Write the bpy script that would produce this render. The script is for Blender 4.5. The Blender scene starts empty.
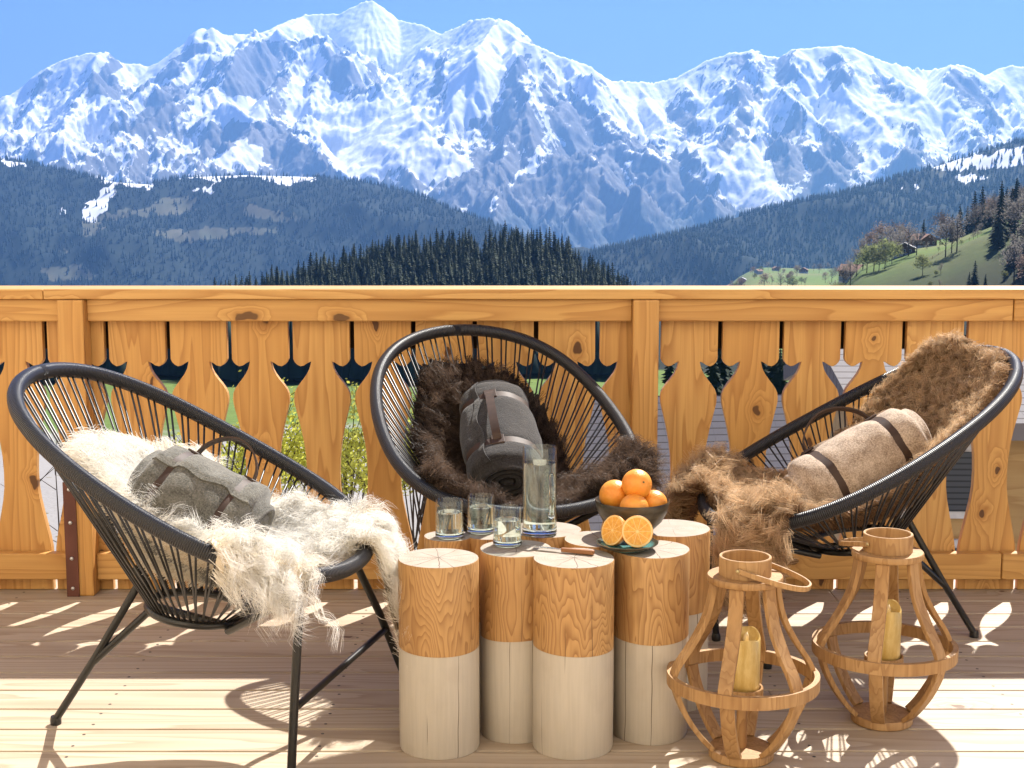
import bpy, bmesh, math, random
import numpy as np
from mathutils import Vector, Matrix, Euler
R_ = math.radians
random.seed(7)
rng = np.random.default_rng(7)
scene = bpy.context.scene
COL = scene.collection

# ------------------------------------------------------------------ camera, sky, sun, exposure
F_PX, PITCH, CAM_H = 1400.0, math.atan(184 / 1400), 1.35
cam_d = bpy.data.cameras.new('camera')
cam = bpy.data.objects.new('camera', cam_d)
COL.objects.link(cam)
cam.location = (0, 0, CAM_H)
cam.rotation_euler = (math.pi / 2 - PITCH, 0, 0)
cam_d.sensor_width = 36
cam_d.lens = 36 * F_PX / 1024
cam_d.clip_start = 0.05
cam_d.clip_end = 90000
scene.camera = cam

SUN_DIR = Vector((0.45, 0.85, 1.05)).normalized()          # towards the sun
SUN_EL = math.asin(SUN_DIR.z)
SUN_AZ = math.atan2(SUN_DIR.x, SUN_DIR.y)
world = bpy.data.worlds.new('World')
scene.world = world
world.use_nodes = True
wnt = world.node_tree
bg = wnt.nodes['Background']
sky = wnt.nodes.new('ShaderNodeTexSky')
sky.sky_type = 'NISHITA'
sky.sun_disc = False
sky.sun_elevation = SUN_EL
sky.sun_rotation = SUN_AZ
sky.altitude = 4000
sky.air_density = 1.0
sky.dust_density = 0.0
sky.ozone_density = 4.0
tint = wnt.nodes.new('ShaderNodeMix'); tint.data_type = 'RGBA'; tint.blend_type = 'MULTIPLY'; tint.inputs[0].default_value = 1
tint.inputs[7].default_value = (.43, .355, .74, 1)
wnt.links.new(sky.outputs[0], tint.inputs[6])
wnt.links.new(tint.outputs[2], bg.inputs[0])
bg.inputs[1].default_value = 0.07

sun_d = bpy.data.lights.new('sun', 'SUN')
sun_d.energy = 5.0
sun_d.angle = R_(0.5)
sun_d.color = (1.0, 0.955, 0.88)
sun = bpy.data.objects.new('sun', sun_d)
COL.objects.link(sun)
sun.rotation_euler = (-SUN_DIR).to_track_quat('-Z', 'Y').to_euler()
sun.location = (3, 5, 12)

vs = scene.view_settings
vs.view_transform = 'Standard'
vs.look = 'None'
vs.gamma = 1
vs.exposure = 1.25
cy = scene.cycles
cy.use_denoising = True
cy.max_bounces = 10
cy.diffuse_bounces = 4
cy.glossy_bounces = 4
cy.transmission_bounces = 10
cy.transparent_max_bounces = 24
cy.volume_bounces = 1
cy.sample_clamp_indirect = 4
cy.caustics_refractive = False
cy.caustics_reflective = False

CP, SP = math.cos(PITCH), math.sin(PITCH)


def ray(px, py):
    a, b = (px - 512) / F_PX, (384 - py) / F_PX
    return np.array([a, CP + b * SP, -SP + b * CP])


def on_z(px, py, z=0.0):
    r = ray(px, py)
    return r * ((z - CAM_H) / r[2]) + np.array([0, 0, CAM_H])


def at_y(px, py, y):
    r = ray(px, py)
    return r * (y / r[1]) + np.array([0, 0, CAM_H])


def smooth01(x):
    x = np.clip(x, 0, 1)
    return x * x * (3 - 2 * x)


# ------------------------------------------------------------------ objects and tags
def tag(o, label=None, cat=None, group=None, kind=None):
    if label: o['label'] = label
    if cat: o['category'] = cat
    if group: o['group'] = group
    if kind: o['kind'] = kind
    return o


def empty(name, label, cat, loc=(0, 0, 0), rotz=0, group=None):
    o = bpy.data.objects.new(name, None)
    o.empty_display_size = 0.1
    COL.objects.link(o)
    o.location = loc
    o.rotation_euler = (0, 0, rotz)
    return tag(o, label, cat, group)


def link_mesh(name, me, mats, parent=None, loc=None, smooth=None):
    if not isinstance(mats, (list, tuple)): mats = [mats]
    for m in mats: me.materials.append(m)
    o = bpy.data.objects.new(name, me)
    COL.objects.link(o)
    if parent: o.parent = parent
    if loc is not None: o.location = loc
    if smooth is not None:
        me.polygons.foreach_set('use_smooth', [bool(smooth)] * len(me.polygons))
        if smooth and smooth is not True:
            me.set_sharp_from_angle(angle=smooth)
    return o


def np_mesh(name, V, Fq, attrs=None):
    """V (n,3), Fq (m,3 or 4) -> mesh, built fast"""
    me = bpy.data.meshes.new(name)
    V = np.asarray(V, np.float32); Fq = np.asarray(Fq, np.int32)
    k = Fq.shape[1]
    me.vertices.add(len(V)); me.vertices.foreach_set('co', V.ravel())
    me.loops.add(Fq.size); me.loops.foreach_set('vertex_index', Fq.ravel())
    me.polygons.add(len(Fq))
    me.polygons.foreach_set('loop_start', np.arange(0, Fq.size, k, dtype=np.int32))
    me.polygons.foreach_set('loop_total', np.full(len(Fq), k, np.int32))
    me.update(calc_edges=True)
    for an, av in (attrs or {}).items():
        a = me.attributes.new(an, 'FLOAT', 'POINT')
        a.data.foreach_set('value', np.asarray(av, np.float32).ravel())
    return me


class MB:
    """collects simple shapes into one mesh"""
    def __init__(s): s.v = []; s.f = []; s.mi = []; s.m = 0; s.at = []; s.a = 0.0

    def add(s, V, Fc, M=None):
        o = len(s.v)
        for p in V:
            p = Vector(p)
            if M is not None: p = M @ p
            s.v.append(tuple(p)); s.at.append(s.a)
        for q in Fc: s.f.append(tuple(i + o for i in q)); s.mi.append(s.m)
        return s

    def box(s, x0, x1, y0, y1, z0, z1, M=None):
        return s.add([(x0, y0, z0), (x1, y0, z0), (x1, y1, z0), (x0, y1, z0), (x0, y0, z1), (x1, y0, z1), (x1, y1, z1), (x0, y1, z1)],
                     [(0, 3, 2, 1), (4, 5, 6, 7), (0, 1, 5, 4), (1, 2, 6, 5), (2, 3, 7, 6), (3, 0, 4, 7)], M)

    def tube(s, P, r, n=10, closed=False, caps=True, M=None):
        P = [Vector(p) for p in P]; k = len(P)
        rr = r if isinstance(r, (list, tuple)) else [r] * k
        rings = []; up = None
        for i in range(k):
            if closed: t = (P[(i + 1) % k] - P[i - 1])
            else: t = P[min(i + 1, k - 1)] - P[max(i - 1, 0)]
            t = t.normalized() if t.length > 1e-9 else Vector((0, 0, 1))
            if up is None:
                up = Vector((0, 0, 1)) if abs(t.z) < .9 else Vector((1, 0, 0))
            up = (up - t * up.dot(t))
            up = up.normalized() if up.length > 1e-6 else t.orthogonal().normalized()
            b = t.cross(up)
            rings.append([P[i] + (up * math.cos(a) + b * math.sin(a)) * rr[i] for a in (2 * math.pi * j / n for j in range(n))])
        V = [p for q in rings for p in q]; Fc = []
        for i in range(k if closed else k - 1):
            i2 = (i + 1) % k
            for j in range(n):
                j2 = (j + 1) % n
                Fc.append((i * n + j, i * n + j2, i2 * n + j2, i2 * n + j))
        if not closed and caps:
            Fc.append(tuple(range(n - 1, -1, -1))); Fc.append(tuple((k - 1) * n + j for j in range(n)))
        return s.add(V, Fc, M)

    def lathe(s, prof, n=32, M=None, closed=False):
        """prof: list of (r,z); r==0 makes a pole"""
        V = []; idx = []
        for r, z in prof:
            if r <= 1e-7:
                idx.append([len(V)] * n); V.append((0, 0, z))
            else:
                idx.append(list(range(len(V), len(V) + n)))
                V += [(r * math.cos(2 * math.pi * j / n), r * math.sin(2 * math.pi * j / n), z) for j in range(n)]
        Fc = []
        m = len(prof)
        for i in range(m if closed else m - 1):
            A, B = idx[i], idx[(i + 1) % m]
            for j in range(n):
                q = []
                for w in (A[j], A[(j + 1) % n], B[(j + 1) % n], B[j]):
                    if w not in q: q.append(w)
                if len(q) > 2: Fc.append(tuple(q))
        return s.add(V, Fc, M)

    def strip(s, P, W, N, w, th, closed=False, M=None):
        """flat bar along P; W = width directions, N = thickness directions"""
        V = []; k = len(P)
        for i in range(k):
            p, a, b = Vector(P[i]), Vector(W[i]).normalized() * (w / 2), Vector(N[i]).normalized() * (th / 2)
            V += [p - a - b, p + a - b, p + a + b, p - a + b]
        Fc = []
        for i in range(k if closed else k - 1):
            i2 = (i + 1) % k
            for j in range(4):
                j2 = (j + 1) % 4
                Fc.append((i * 4 + j, i * 4 + j2, i2 * 4 + j2, i2 * 4 + j))
        if not closed:
            Fc.append((3, 2, 1, 0)); Fc.append(tuple((k - 1) * 4 + j for j in range(4)))
        return s.add(V, Fc, M)

    def build(s, name, mats, parent=None, smooth=None, loc=None, bevel=0, bseg=1, attr=None):
        me = bpy.data.meshes.new(name)
        me.from_pydata(s.v, [], s.f)
        if attr:
            a = me.attributes.new(attr, 'FLOAT', 'POINT'); a.data.foreach_set('value', s.at)
        bm = bmesh.new(); bm.from_mesh(me)
        for f_, k in zip(bm.faces, s.mi): f_.material_index = k
        bmesh.ops.recalc_face_normals(bm, faces=bm.faces)
        if bevel:
            es = [e for e in bm.edges if len(e.link_faces) == 2 and e.calc_face_angle(0) > 0.6]
            bmesh.ops.bevel(bm, geom=es, offset=bevel, segments=bseg, affect='EDGES', profile=.6)
        bm.to_mesh(me); bm.free()
        return link_mesh(name, me, mats, parent, loc, smooth)


def copy_tree(o, parent=None):
    c = o.copy(); COL.objects.link(c); c.parent = parent
    for ch in list(o.children): copy_tree(ch, c)
    return c


# ------------------------------------------------------------------ material helpers
class Mat:
    def __init__(s, name, rough=.6, spec=.5, metal=0.0):
        s.m = bpy.data.materials.new(name); s.m.use_nodes = True
        s.nt = s.m.node_tree; s.b = s.nt.nodes['Principled BSDF']; s.out = s.nt.nodes['Material Output']
        s.b.inputs['Roughness'].default_value = rough
        s.b.inputs['Specular IOR Level'].default_value = spec
        s.b.inputs['Metallic'].default_value = metal

    def n(s, typ, ins=None, **props):
        nd = s.nt.nodes.new(typ)
        for k, v in props.items(): setattr(nd, k, v)
        for k, v in (ins or {}).items(): s.set(nd.inputs[k], v)
        return nd

    def set(s, sock, v):
        if isinstance(v, bpy.types.NodeSocket): s.nt.links.new(v, sock)
        elif v is not None:
            if hasattr(sock.default_value, '__len__') and not hasattr(v, '__len__'): v = [v] * len(sock.default_value)
            if hasattr(v, '__len__') and len(v) == 3 and len(sock.default_value) == 4: v = (*v, 1)
            sock.default_value = v

    def coord(s, which='Object'): return s.n('ShaderNodeTexCoord').outputs[which]
    def pos(s): return s.n('ShaderNodeNewGeometry').outputs['Position']
    def attr(s, name): return s.n('ShaderNodeAttribute', attribute_name=name).outputs['Fac']
    def rnd(s): return s.n('ShaderNodeObjectInfo').outputs['Random']
    def math(s, op, a, b=0.0, c=0.0, clamp=False): return s.n('ShaderNodeMath', {0: a, 1: b, 2: c}, operation=op, use_clamp=clamp).outputs[0]
    def vmul(s, v, k): return s.n('ShaderNodeVectorMath', {0: v, 1: k}, operation='MULTIPLY').outputs[0]
    def vadd(s, v, k): return s.n('ShaderNodeVectorMath', {0: v, 1: k}, operation='ADD').outputs[0]
    def noise(s, vec=None, scale=5, detail=3, rough=.5, dist=0.0, out='Fac'):
        return s.n('ShaderNodeTexNoise', {'Vector': vec, 'Scale': scale, 'Detail': detail, 'Roughness': rough, 'Distortion': dist}).outputs[out]
    def voro(s, vec=None, scale=5, feature='F1', out='Distance', rand=1.0, dims='3D', w=None):
        nd = s.n('ShaderNodeTexVoronoi', {}, feature=feature, voronoi_dimensions=dims)
        if vec is not None: s.set(nd.inputs['Vector'], vec)
        if w is not None: s.set(nd.inputs['W'], w)
        s.set(nd.inputs['Scale'], scale); s.set(nd.inputs['Randomness'], rand)
        return nd.outputs[out]
    def rng(s, v, a, b, c=0.0, d=1.0, smooth=False):
        return s.n('ShaderNodeMapRange', {0: v, 1: a, 2: b, 3: c, 4: d}, interpolation_type='SMOOTHSTEP' if smooth else 'LINEAR').outputs[0]
    def ramp(s, fac, stops):
        nd = s.n('ShaderNodeValToRGB', {0: fac}); cr = nd.color_ramp
        while len(cr.elements) < len(stops): cr.elements.new(.5)
        for e, (p, c) in zip(cr.elements, stops): e.position = p; e.color = (*c, 1) if len(c) == 3 else c
        return nd.outputs[0]
    def mix(s, f, a, b, mode='MIX'):
        nd = s.n('ShaderNodeMix', data_type='RGBA', blend_type=mode)
        s.set(nd.inputs[0], f); s.set(nd.inputs[6], a); s.set(nd.inputs[7], b)
        return nd.outputs[2]
    def sep(s, v): return s.n('ShaderNodeSeparateXYZ', {0: v}).outputs
    def comb(s, x=0.0, y=0.0, z=0.0): return s.n('ShaderNodeCombineXYZ', {0: x, 1: y, 2: z}).outputs[0]
    def color(s, c): s.set(s.b.inputs['Base Color'], c); return s
    def bump(s, h, strength=.4, dist=.002):
        nd = s.n('ShaderNodeBump', {'Height': h, 'Strength': strength, 'Distance': dist})
        s.nt.links.new(nd.outputs[0], s.b.inputs['Normal']); return s


def simple(name, c, rough=.6, spec=.5, metal=0.0, var=.12, vs_=20.0, bump=.2, bd=.001):
    m = Mat(name, rough, spec, metal)
    n = m.noise(m.coord(), vs_, 4)
    m.color(m.mix(m.rng(n, .25, .75), tuple(x * (1 - var) for x in c), tuple(min(1, x * (1 + var)) for x in c)))
    if bump: m.bump(m.noise(m.coord(), vs_ * 4, 3), bump, bd)
    return m.m


def wood(name, light, mid, dark, knot=(.10, .04, .015), axis=2, ring=9.0, sc=5.0, knots=3.0, kthr=.45, ksize=.1, rough=.55, bump=.25, attr=None, spec=.35, stretch=.13, flat=None):
    m = Mat(name, rough, spec)
    co = m.coord()
    r = m.attr(attr) if attr else m.rnd()
    off = m.comb(m.math('MULTIPLY', r, 37.1), m.math('MULTIPLY', r, 91.7), m.math('MULTIPLY', r, 53.3))
    co = m.vadd(co, off)
    st = [1, 1, 1]; st[axis] = stretch
    c1 = m.vmul(co, tuple(st))
    st2 = [1, 1, 1]; st2[axis] = .02
    c2 = m.vmul(co, tuple(st2))
    st3 = [1, 1, 1]; st3[axis] = .55
    if flat is not None: st3[flat] = .1
    c3 = m.vmul(co, tuple(st3))
    c3w = m.vadd(c3, m.vmul(m.noise(co, 14, 2, out='Color'), (.05, .05, .05)))
    n = m.noise(c1, sc, 3, .42)
    h = n
    kmask = None
    if knots:
        dim = '3D'
        if flat is not None:
            q3 = m.sep(c3w); ab = [i_ for i_ in range(3) if i_ != flat]; c3w = m.comb(q3[ab[0]], q3[ab[1]], 0.0); dim = '2D'
        d = m.voro(c3w, knots, 'F1', dims=dim)
        cs = m.sep(m.voro(c3w, knots, 'F1', 'Color', dims=dim))
        on = m.math('GREATER_THAN', cs[0], kthr)
        size = m.math('MULTIPLY', m.math('ADD', cs[1], .5), ksize)
        pull = m.math('MULTIPLY', m.math('MULTIPLY', m.rng(d, 0.32, 0.0, 0, 1, True), on), .16)
        h = m.math('ADD', n, pull)
        kmask = m.math('MULTIPLY', m.rng(m.math('DIVIDE', d, size), 1.0, .72, 0, 1, True), on)
        halo = m.math('MULTIPLY', m.math('MULTIPLY', m.rng(m.math('DIVIDE', d, size), 2.0, 1.0, 0, 1, True), on), .45)
    saw = m.math('FRACT', m.math('MULTIPLY', h, ring))
    line = m.math('POWER', saw, 2.2)
    line = m.math('MULTIPLY', line, m.rng(saw, 1.0, .93, 0, 1))
    fib = m.noise(c2, 160, 2, .6)
    big = m.noise(c1, sc * .5, 1)
    base = m.mix(m.rng(big, .3, .7), mid, light)
    base = m.mix(m.math('MULTIPLY', m.rng(m.noise(m.vadd(c1, (7.3, 2.1, 4.4)), sc * 1.1, 2), .57, .70), .42), base, dark)
    c = m.mix(m.math('MULTIPLY', line, .8), base, dark)
    c = m.mix(m.math('MULTIPLY', m.rng(fib, .42, .62), .35), c, m.mix(.5, base, dark))
    if kmask is not None:
        c = m.mix(halo, c, dark)
        c = m.mix(m.math('MULTIPLY', kmask, .92), c, knot)
    c = m.mix(m.math('MULTIPLY', m.math('SUBTRACT', r, .5), .35), c, m.mix(.6, c, light)) if not attr else c
    m.color(c)
    m.bump(m.math('ADD', fib, m.math('MULTIPLY', line, .4)), bump, .0012)
    m.m['c'] = 0
    return m


# ------------------------------------------------------------------ noise for terrain
class Noise2:
    def __init__(s, seed):
        g = np.random.default_rng(seed)
        s.p = g.permutation(512).astype(np.int64)
        a = g.uniform(0, 2 * np.pi, 512); s.gx, s.gy = np.cos(a), np.sin(a)

    def __call__(s, x, y):
        xi, yi = np.floor(x).astype(np.int64), np.floor(y).astype(np.int64)
        xf, yf = x - xi, y - yi
        u, v = xf * xf * xf * (xf * (xf * 6 - 15) + 10), yf * yf * yf * (yf * (yf * 6 - 15) + 10)
        def g(ix, iy, dx, dy):
            h = s.p[(s.p[ix & 511] + iy) & 511]
            return s.gx[h] * dx + s.gy[h] * dy
        a, b = g(xi, yi, xf, yf), g(xi + 1, yi, xf - 1, yf)
        c_, d = g(xi, yi + 1, xf, yf - 1), g(xi + 1, yi + 1, xf - 1, yf - 1)
        return ((a + u * (b - a)) * (1 - v) + (c_ + u * (d - c_)) * v) * 1.4

    def fbm(s, x, y, o=5, g=.5):
        t, a = 0, 1.0
        for i in range(o):
            t = t + a * s(x + 17.3 * i, y - 9.1 * i); x, y, a = x * 2, y * 2, a * g
        return t

    def ridged(s, x, y, o=5, g=.5):
        t, a, w = 0, 1.0, 1.0
        for i in range(o):
            n = (1 - np.abs(s(x + 11.7 * i, y + 5.3 * i))) ** 2
            t = t + a * n * w; w = np.clip(n * 1.3, 0, 1); x, y, a = x * 2.03, y * 2.03, a * g
        return t


N1, N2, N3 = Noise2(1), Noise2(2), Noise2(3)


def to_px(x, y, z):
    zz = z - CAM_H
    d = y * CP - zz * SP; u = y * SP + zz * CP
    return 512 + F_PX * x / d, 384 - F_PX * u / d


def in_poly(px, py, poly, soft=4.0):
    """soft membership of a traced patch"""
    P = np.array(poly, float); ins = np.zeros(px.shape, bool); dist = np.full(px.shape, 1e9)
    for i in range(len(P)):
        (x0, y0), (x1, y1) = P[i - 1], P[i]
        cnd = ((y0 > py) != (y1 > py))
        with np.errstate(divide='ignore', invalid='ignore'):
            xx = (x1 - x0) * (py - y0) / (y1 - y0) + x0
        ins ^= cnd & (px < xx)
        t = np.clip(((px - x0) * (x1 - x0) + (py - y0) * (y1 - y0)) / ((x1 - x0) ** 2 + (y1 - y0) ** 2), 0, 1)
        dist = np.minimum(dist, np.hypot(px - x0 - t * (x1 - x0), py - y0 - t * (y1 - y0)))
    return smooth01(.5 + np.where(ins, dist, -dist) / (2 * soft))


def grid_faces(nu, ny):
    i = np.arange(nu - 1)[None, :]; j = np.arange(ny - 1)[:, None]
    a = j * nu + i
    return np.stack([a, a + 1, a + nu + 1, a + nu], -1).reshape(-1, 4)


# ------------------------------------------------------------------ the snow mountains, 11 to 21 km away
def mountains():
    nu, ny = 1000, 420
    u = np.linspace(-.56, .56, nu)[None, :]; y = (np.linspace(0, 1, ny)[:, None] ** .9) * 12000 + 9000
    X = (u * y); Y = np.broadcast_to(y, X.shape).copy()
    sk = [(-260, 120, 16), (-150, 100, 16), (-60, 112, 16.6), (0, 101, 17), (25, 97, 17), (40, 80, 17), (50, 66, 17), (62, 60, 17), (85, 53, 17), (100, 51, 17), (112, 58, 17), (125, 63, 17.1), (150, 65, 17.2), (165, 60, 17.2), (178, 47, 17.3),
          (190, 40, 17.4), (205, 31, 17.5), (212, 28, 17.5), (225, 35, 17.6), (245, 34, 17.8), (265, 31, 18), (290, 20, 18.6), (305, 15, 19), (340, 13, 19), (360, 3, 19), (372, 0, 19), (380, 6, 19), (390, 16, 19), (402, 20, 18.8),
          (420, 24, 18.5), (432, 30, 18.2), (441, 34, 17.6), (455, 28, 17), (470, 20, 16.8), (485, 18, 16.6), (492, 17, 16.5), (505, 28, 16.3), (518, 40, 16), (535, 44, 15.9), (560, 56, 15.8), (575, 60, 15.7), (590, 66, 15.7), (610, 80, 15.7),
          (635, 82, 15.8), (655, 82, 15.9), (676, 78, 16), (690, 70, 16), (707, 60, 16), (733, 52, 16), (752, 50, 16), (765, 56, 16), (780, 57, 16), (792, 49, 16), (810, 48, 16), (836, 45, 16), (850, 47, 16), (870, 56, 16), (893, 63, 16),
          (910, 68, 16.2), (930, 70, 16.3), (950, 66, 16), (958, 63, 16), (970, 67, 16), (985, 76, 16.2), (1000, 68, 16.6), (1012, 65, 16.6), (1024, 66, 16.6), (1080, 82, 16.5), (1180, 60, 16.5), (1300, 110, 16.5)]
    spurs = [[(212, 28, 17.5), (165, 75, 16.2), (120, 100, 15.4), (60, 125, 14.6), (0, 150, 14), (-80, 180, 13.4)],
             [(100, 51, 17), (90, 100, 15.6), (60, 130, 14.4)], [(50, 66, 17), (20, 110, 15.8)],
             [(300, 18, 18.8), (262, 36, 17.2), (245, 46, 16.6), (200, 92, 15.2), (150, 122, 14.2), (90, 155, 13.2), (60, 190, 12.4)],
             [(262, 36, 17.2), (300, 37, 17), (326, 39, 17), (340, 58, 16.4), (360, 80, 15.8), (384, 94, 15.4)],
             [(290, 40, 17), (290, 75, 15.8), (270, 100, 15)],
             [(225, 100, 14.8), (255, 118, 14.4), (300, 126, 14.2), (330, 158, 13.2), (345, 176, 12.8), (380, 200, 12.2)], [(255, 118, 14.4), (230, 150, 13.4), (190, 185, 12.4)],
             [(441, 34, 17.6), (432, 70, 16.2), (425, 105, 15.2)],
             [(492, 17, 16.5), (470, 60, 15.2), (440, 110, 14.2)],
             [(518, 40, 16), (520, 75, 14.9), (530, 110, 14), (545, 140, 13.2), (562, 146, 13), (600, 165, 12.6), (632, 192, 12), (668, 228, 11.4)],
             [(530, 110, 14), (500, 150, 13.2), (470, 185, 12.4), (440, 205, 11.9)], [(562, 146, 13), (520, 180, 12.2), (485, 215, 11.5)], [(600, 165, 12.6), (570, 205, 11.8), (540, 235, 11.2)],
             [(575, 60, 15.7), (600, 110, 14.6), (640, 150, 13.6), (690, 190, 12.6), (720, 215, 12)],
             [(635, 82, 15.8), (655, 115, 14.8), (690, 135, 14.2)],
             [(752, 50, 16), (742, 85, 15), (730, 115, 14.2), (716, 140, 13.7)], [(765, 56, 16), (758, 100, 14.8), (750, 150, 13.6)],
             [(792, 49, 16), (785, 90, 14.9), (800, 112, 14.4), (785, 150, 13.5), (776, 190, 12.6)], [(800, 112, 14.4), (812, 150, 13.5), (830, 180, 12.8)],
             [(836, 45, 16), (850, 90, 14.8), (880, 120, 14.2), (900, 150, 13.5), (920, 180, 12.8)], [(870, 56, 16), (905, 90, 15)],
             [(958, 63, 16), (948, 95, 15), (965, 115, 14.5), (985, 140, 13.8), (1000, 170, 13)], [(985, 76, 16.2), (1010, 110, 15), (1040, 140, 14)]]
    Z = np.full(X.shape, -900.0); DR = np.full(X.shape, 1e9)
    wx = X + 160 * N1.fbm(X / 900, Y / 900, 4); wy = Y + 160 * N2.fbm(X / 900, Y / 900, 4)
    for li, line in enumerate([sk] + spurs):
        P = [at_y(a, b, d * 1000) for a, b, d in line]
        sl = .80 if li == 0 else .76
        for A, B in zip(P[:-1], P[1:]):
            dx, dy = B[0] - A[0], B[1] - A[1]
            if li == 0: qx, qy = X, Y
            else: qx, qy = wx, wy
            t = np.clip(((qx - A[0]) * dx + (qy - A[1]) * dy) / (dx * dx + dy * dy), 0, 1)
            d = np.hypot(qx - A[0] - t * dx, qy - A[1] - t * dy)
            z = A[2] + t * (B[2] - A[2]) - sl * d / (1 + d / 9000)
            DR = np.minimum(DR, d) if li == 0 else DR
            Z = np.maximum(Z, z)
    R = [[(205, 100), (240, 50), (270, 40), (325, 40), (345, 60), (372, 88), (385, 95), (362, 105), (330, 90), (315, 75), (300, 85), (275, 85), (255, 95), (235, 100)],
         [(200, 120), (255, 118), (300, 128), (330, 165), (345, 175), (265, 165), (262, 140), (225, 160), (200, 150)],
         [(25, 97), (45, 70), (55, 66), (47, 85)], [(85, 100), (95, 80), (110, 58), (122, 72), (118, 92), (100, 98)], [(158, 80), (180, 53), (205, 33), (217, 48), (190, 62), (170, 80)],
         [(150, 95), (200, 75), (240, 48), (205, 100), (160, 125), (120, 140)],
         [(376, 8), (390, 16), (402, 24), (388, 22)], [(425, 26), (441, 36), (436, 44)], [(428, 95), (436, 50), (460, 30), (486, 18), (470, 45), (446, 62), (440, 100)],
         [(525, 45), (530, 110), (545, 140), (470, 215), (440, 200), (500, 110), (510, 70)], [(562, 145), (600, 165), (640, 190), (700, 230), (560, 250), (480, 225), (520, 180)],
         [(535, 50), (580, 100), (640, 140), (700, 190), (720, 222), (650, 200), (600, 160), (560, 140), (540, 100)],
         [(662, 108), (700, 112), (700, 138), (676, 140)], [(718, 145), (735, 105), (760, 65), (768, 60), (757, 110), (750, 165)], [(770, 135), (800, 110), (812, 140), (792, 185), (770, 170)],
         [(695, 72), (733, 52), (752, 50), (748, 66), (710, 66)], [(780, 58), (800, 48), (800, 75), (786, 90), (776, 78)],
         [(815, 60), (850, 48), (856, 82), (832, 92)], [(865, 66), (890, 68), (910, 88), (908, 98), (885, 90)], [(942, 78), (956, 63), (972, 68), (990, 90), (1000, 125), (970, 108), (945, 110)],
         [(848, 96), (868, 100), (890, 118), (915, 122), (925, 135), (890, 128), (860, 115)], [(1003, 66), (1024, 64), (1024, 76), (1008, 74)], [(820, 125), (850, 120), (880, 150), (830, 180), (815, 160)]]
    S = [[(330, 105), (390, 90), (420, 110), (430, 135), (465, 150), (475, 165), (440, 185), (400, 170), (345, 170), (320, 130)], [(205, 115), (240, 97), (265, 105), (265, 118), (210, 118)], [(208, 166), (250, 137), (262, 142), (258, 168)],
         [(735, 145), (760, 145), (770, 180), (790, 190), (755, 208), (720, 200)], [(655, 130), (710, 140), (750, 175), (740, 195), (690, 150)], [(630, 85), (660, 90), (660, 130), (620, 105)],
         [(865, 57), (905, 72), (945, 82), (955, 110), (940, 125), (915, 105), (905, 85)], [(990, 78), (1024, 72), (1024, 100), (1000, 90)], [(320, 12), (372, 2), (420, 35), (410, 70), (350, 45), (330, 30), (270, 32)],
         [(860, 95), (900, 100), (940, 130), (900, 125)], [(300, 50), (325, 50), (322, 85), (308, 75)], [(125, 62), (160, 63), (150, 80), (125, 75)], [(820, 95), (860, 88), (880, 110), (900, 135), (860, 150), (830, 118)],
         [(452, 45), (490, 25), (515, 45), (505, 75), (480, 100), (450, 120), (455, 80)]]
    px, py = to_px(X, Y, Z)
    wpx = px + 7 * N1.fbm(px / 22, py / 22, 4); wpy = py + 7 * N2.fbm(px / 22, py / 22, 4)
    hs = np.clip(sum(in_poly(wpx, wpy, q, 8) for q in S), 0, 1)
    # gullies that run down the fall line: noise averaged along the steepest path
    amp = smooth01(DR / 600) * (1 - .72 * hs)
    Zs = Z + amp * (N3.ridged(X / 900 + .2 * N1(X / 700, Y / 700), Y / 1900, 3, .5) - 1.1) * 150
    gj, gi = np.gradient(Zs); dyj = np.gradient(Y, axis=0); dui = u[0, 1] - u[0, 0]
    zy = gj / dyj; zx = gi / (dui * Y); zy = zy - zx * (X / Y)
    gl = np.hypot(zx, zy) + 1e-6; fx, fy = zx / gl, zy / gl
    stj = fy / dyj; sti = (fx - (X / Y) * fy) / Y / dui
    def lic(base, step, n_):
        acc = base.copy(); JJ, II = np.meshgrid(np.arange(ny, dtype=float), np.arange(nu, dtype=float), indexing='ij')
        for sg in (1, -1):
            pj, pi_ = JJ.copy(), II.copy()
            for _ in range(n_):
                a_, b_ = np.clip(pj.round().astype(int), 0, ny - 1), np.clip(pi_.round().astype(int), 0, nu - 1)
                pj = np.clip(pj + sg * step * stj[a_, b_], 0, ny - 1); pi_ = np.clip(pi_ + sg * step * sti[a_, b_], 0, nu - 1)
                acc += base[np.clip(pj.round().astype(int), 0, ny - 1), np.clip(pi_.round().astype(int), 0, nu - 1)]
        acc /= (2 * n_ + 1)
        return (acc - acc.mean()) / (acc.std() + 1e-9)
    L1 = lic(N1.fbm(X / 150, Y / 150, 3, .6), 35, 14); L2 = lic(N2.fbm(X / 55, Y / 70, 2, .7), 25, 9)
    rib2 = N2.ridged(X / 190, Y / 260, 4, .55)
    Z = Zs + amp * (L1 * 22 + L2 * 10 + (rib2 - 1.0) * 20 + N1.fbm(X / 300, Y / 300, 4) * 14)
    Z = np.maximum(Z + (1 - amp) * ((N2.ridged(X / 120, Y / 120, 4) - 1.0) * 9 + L2 * 5), -740)
    # rock and snow: real albedo of each spot, steep = bare
    gy = np.gradient(Z, axis=0) / np.gradient(Y, axis=0); gx = np.gradient(Z, axis=1) / np.gradient(X, axis=1)
    gyt = gy
    slope = np.hypot(gx, gyt)
    px, py = to_px(X, Y, Z)
    wpx = px + 7 * N1.fbm(px / 22, py / 22, 4); wpy = py + 7 * N2.fbm(px / 22, py / 22, 4)
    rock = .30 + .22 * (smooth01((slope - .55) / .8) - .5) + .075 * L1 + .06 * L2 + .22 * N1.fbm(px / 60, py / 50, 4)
    rock += .26 * smooth01((py - 110) / 90) - .16 * smooth01((60 - py) / 40)
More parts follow.
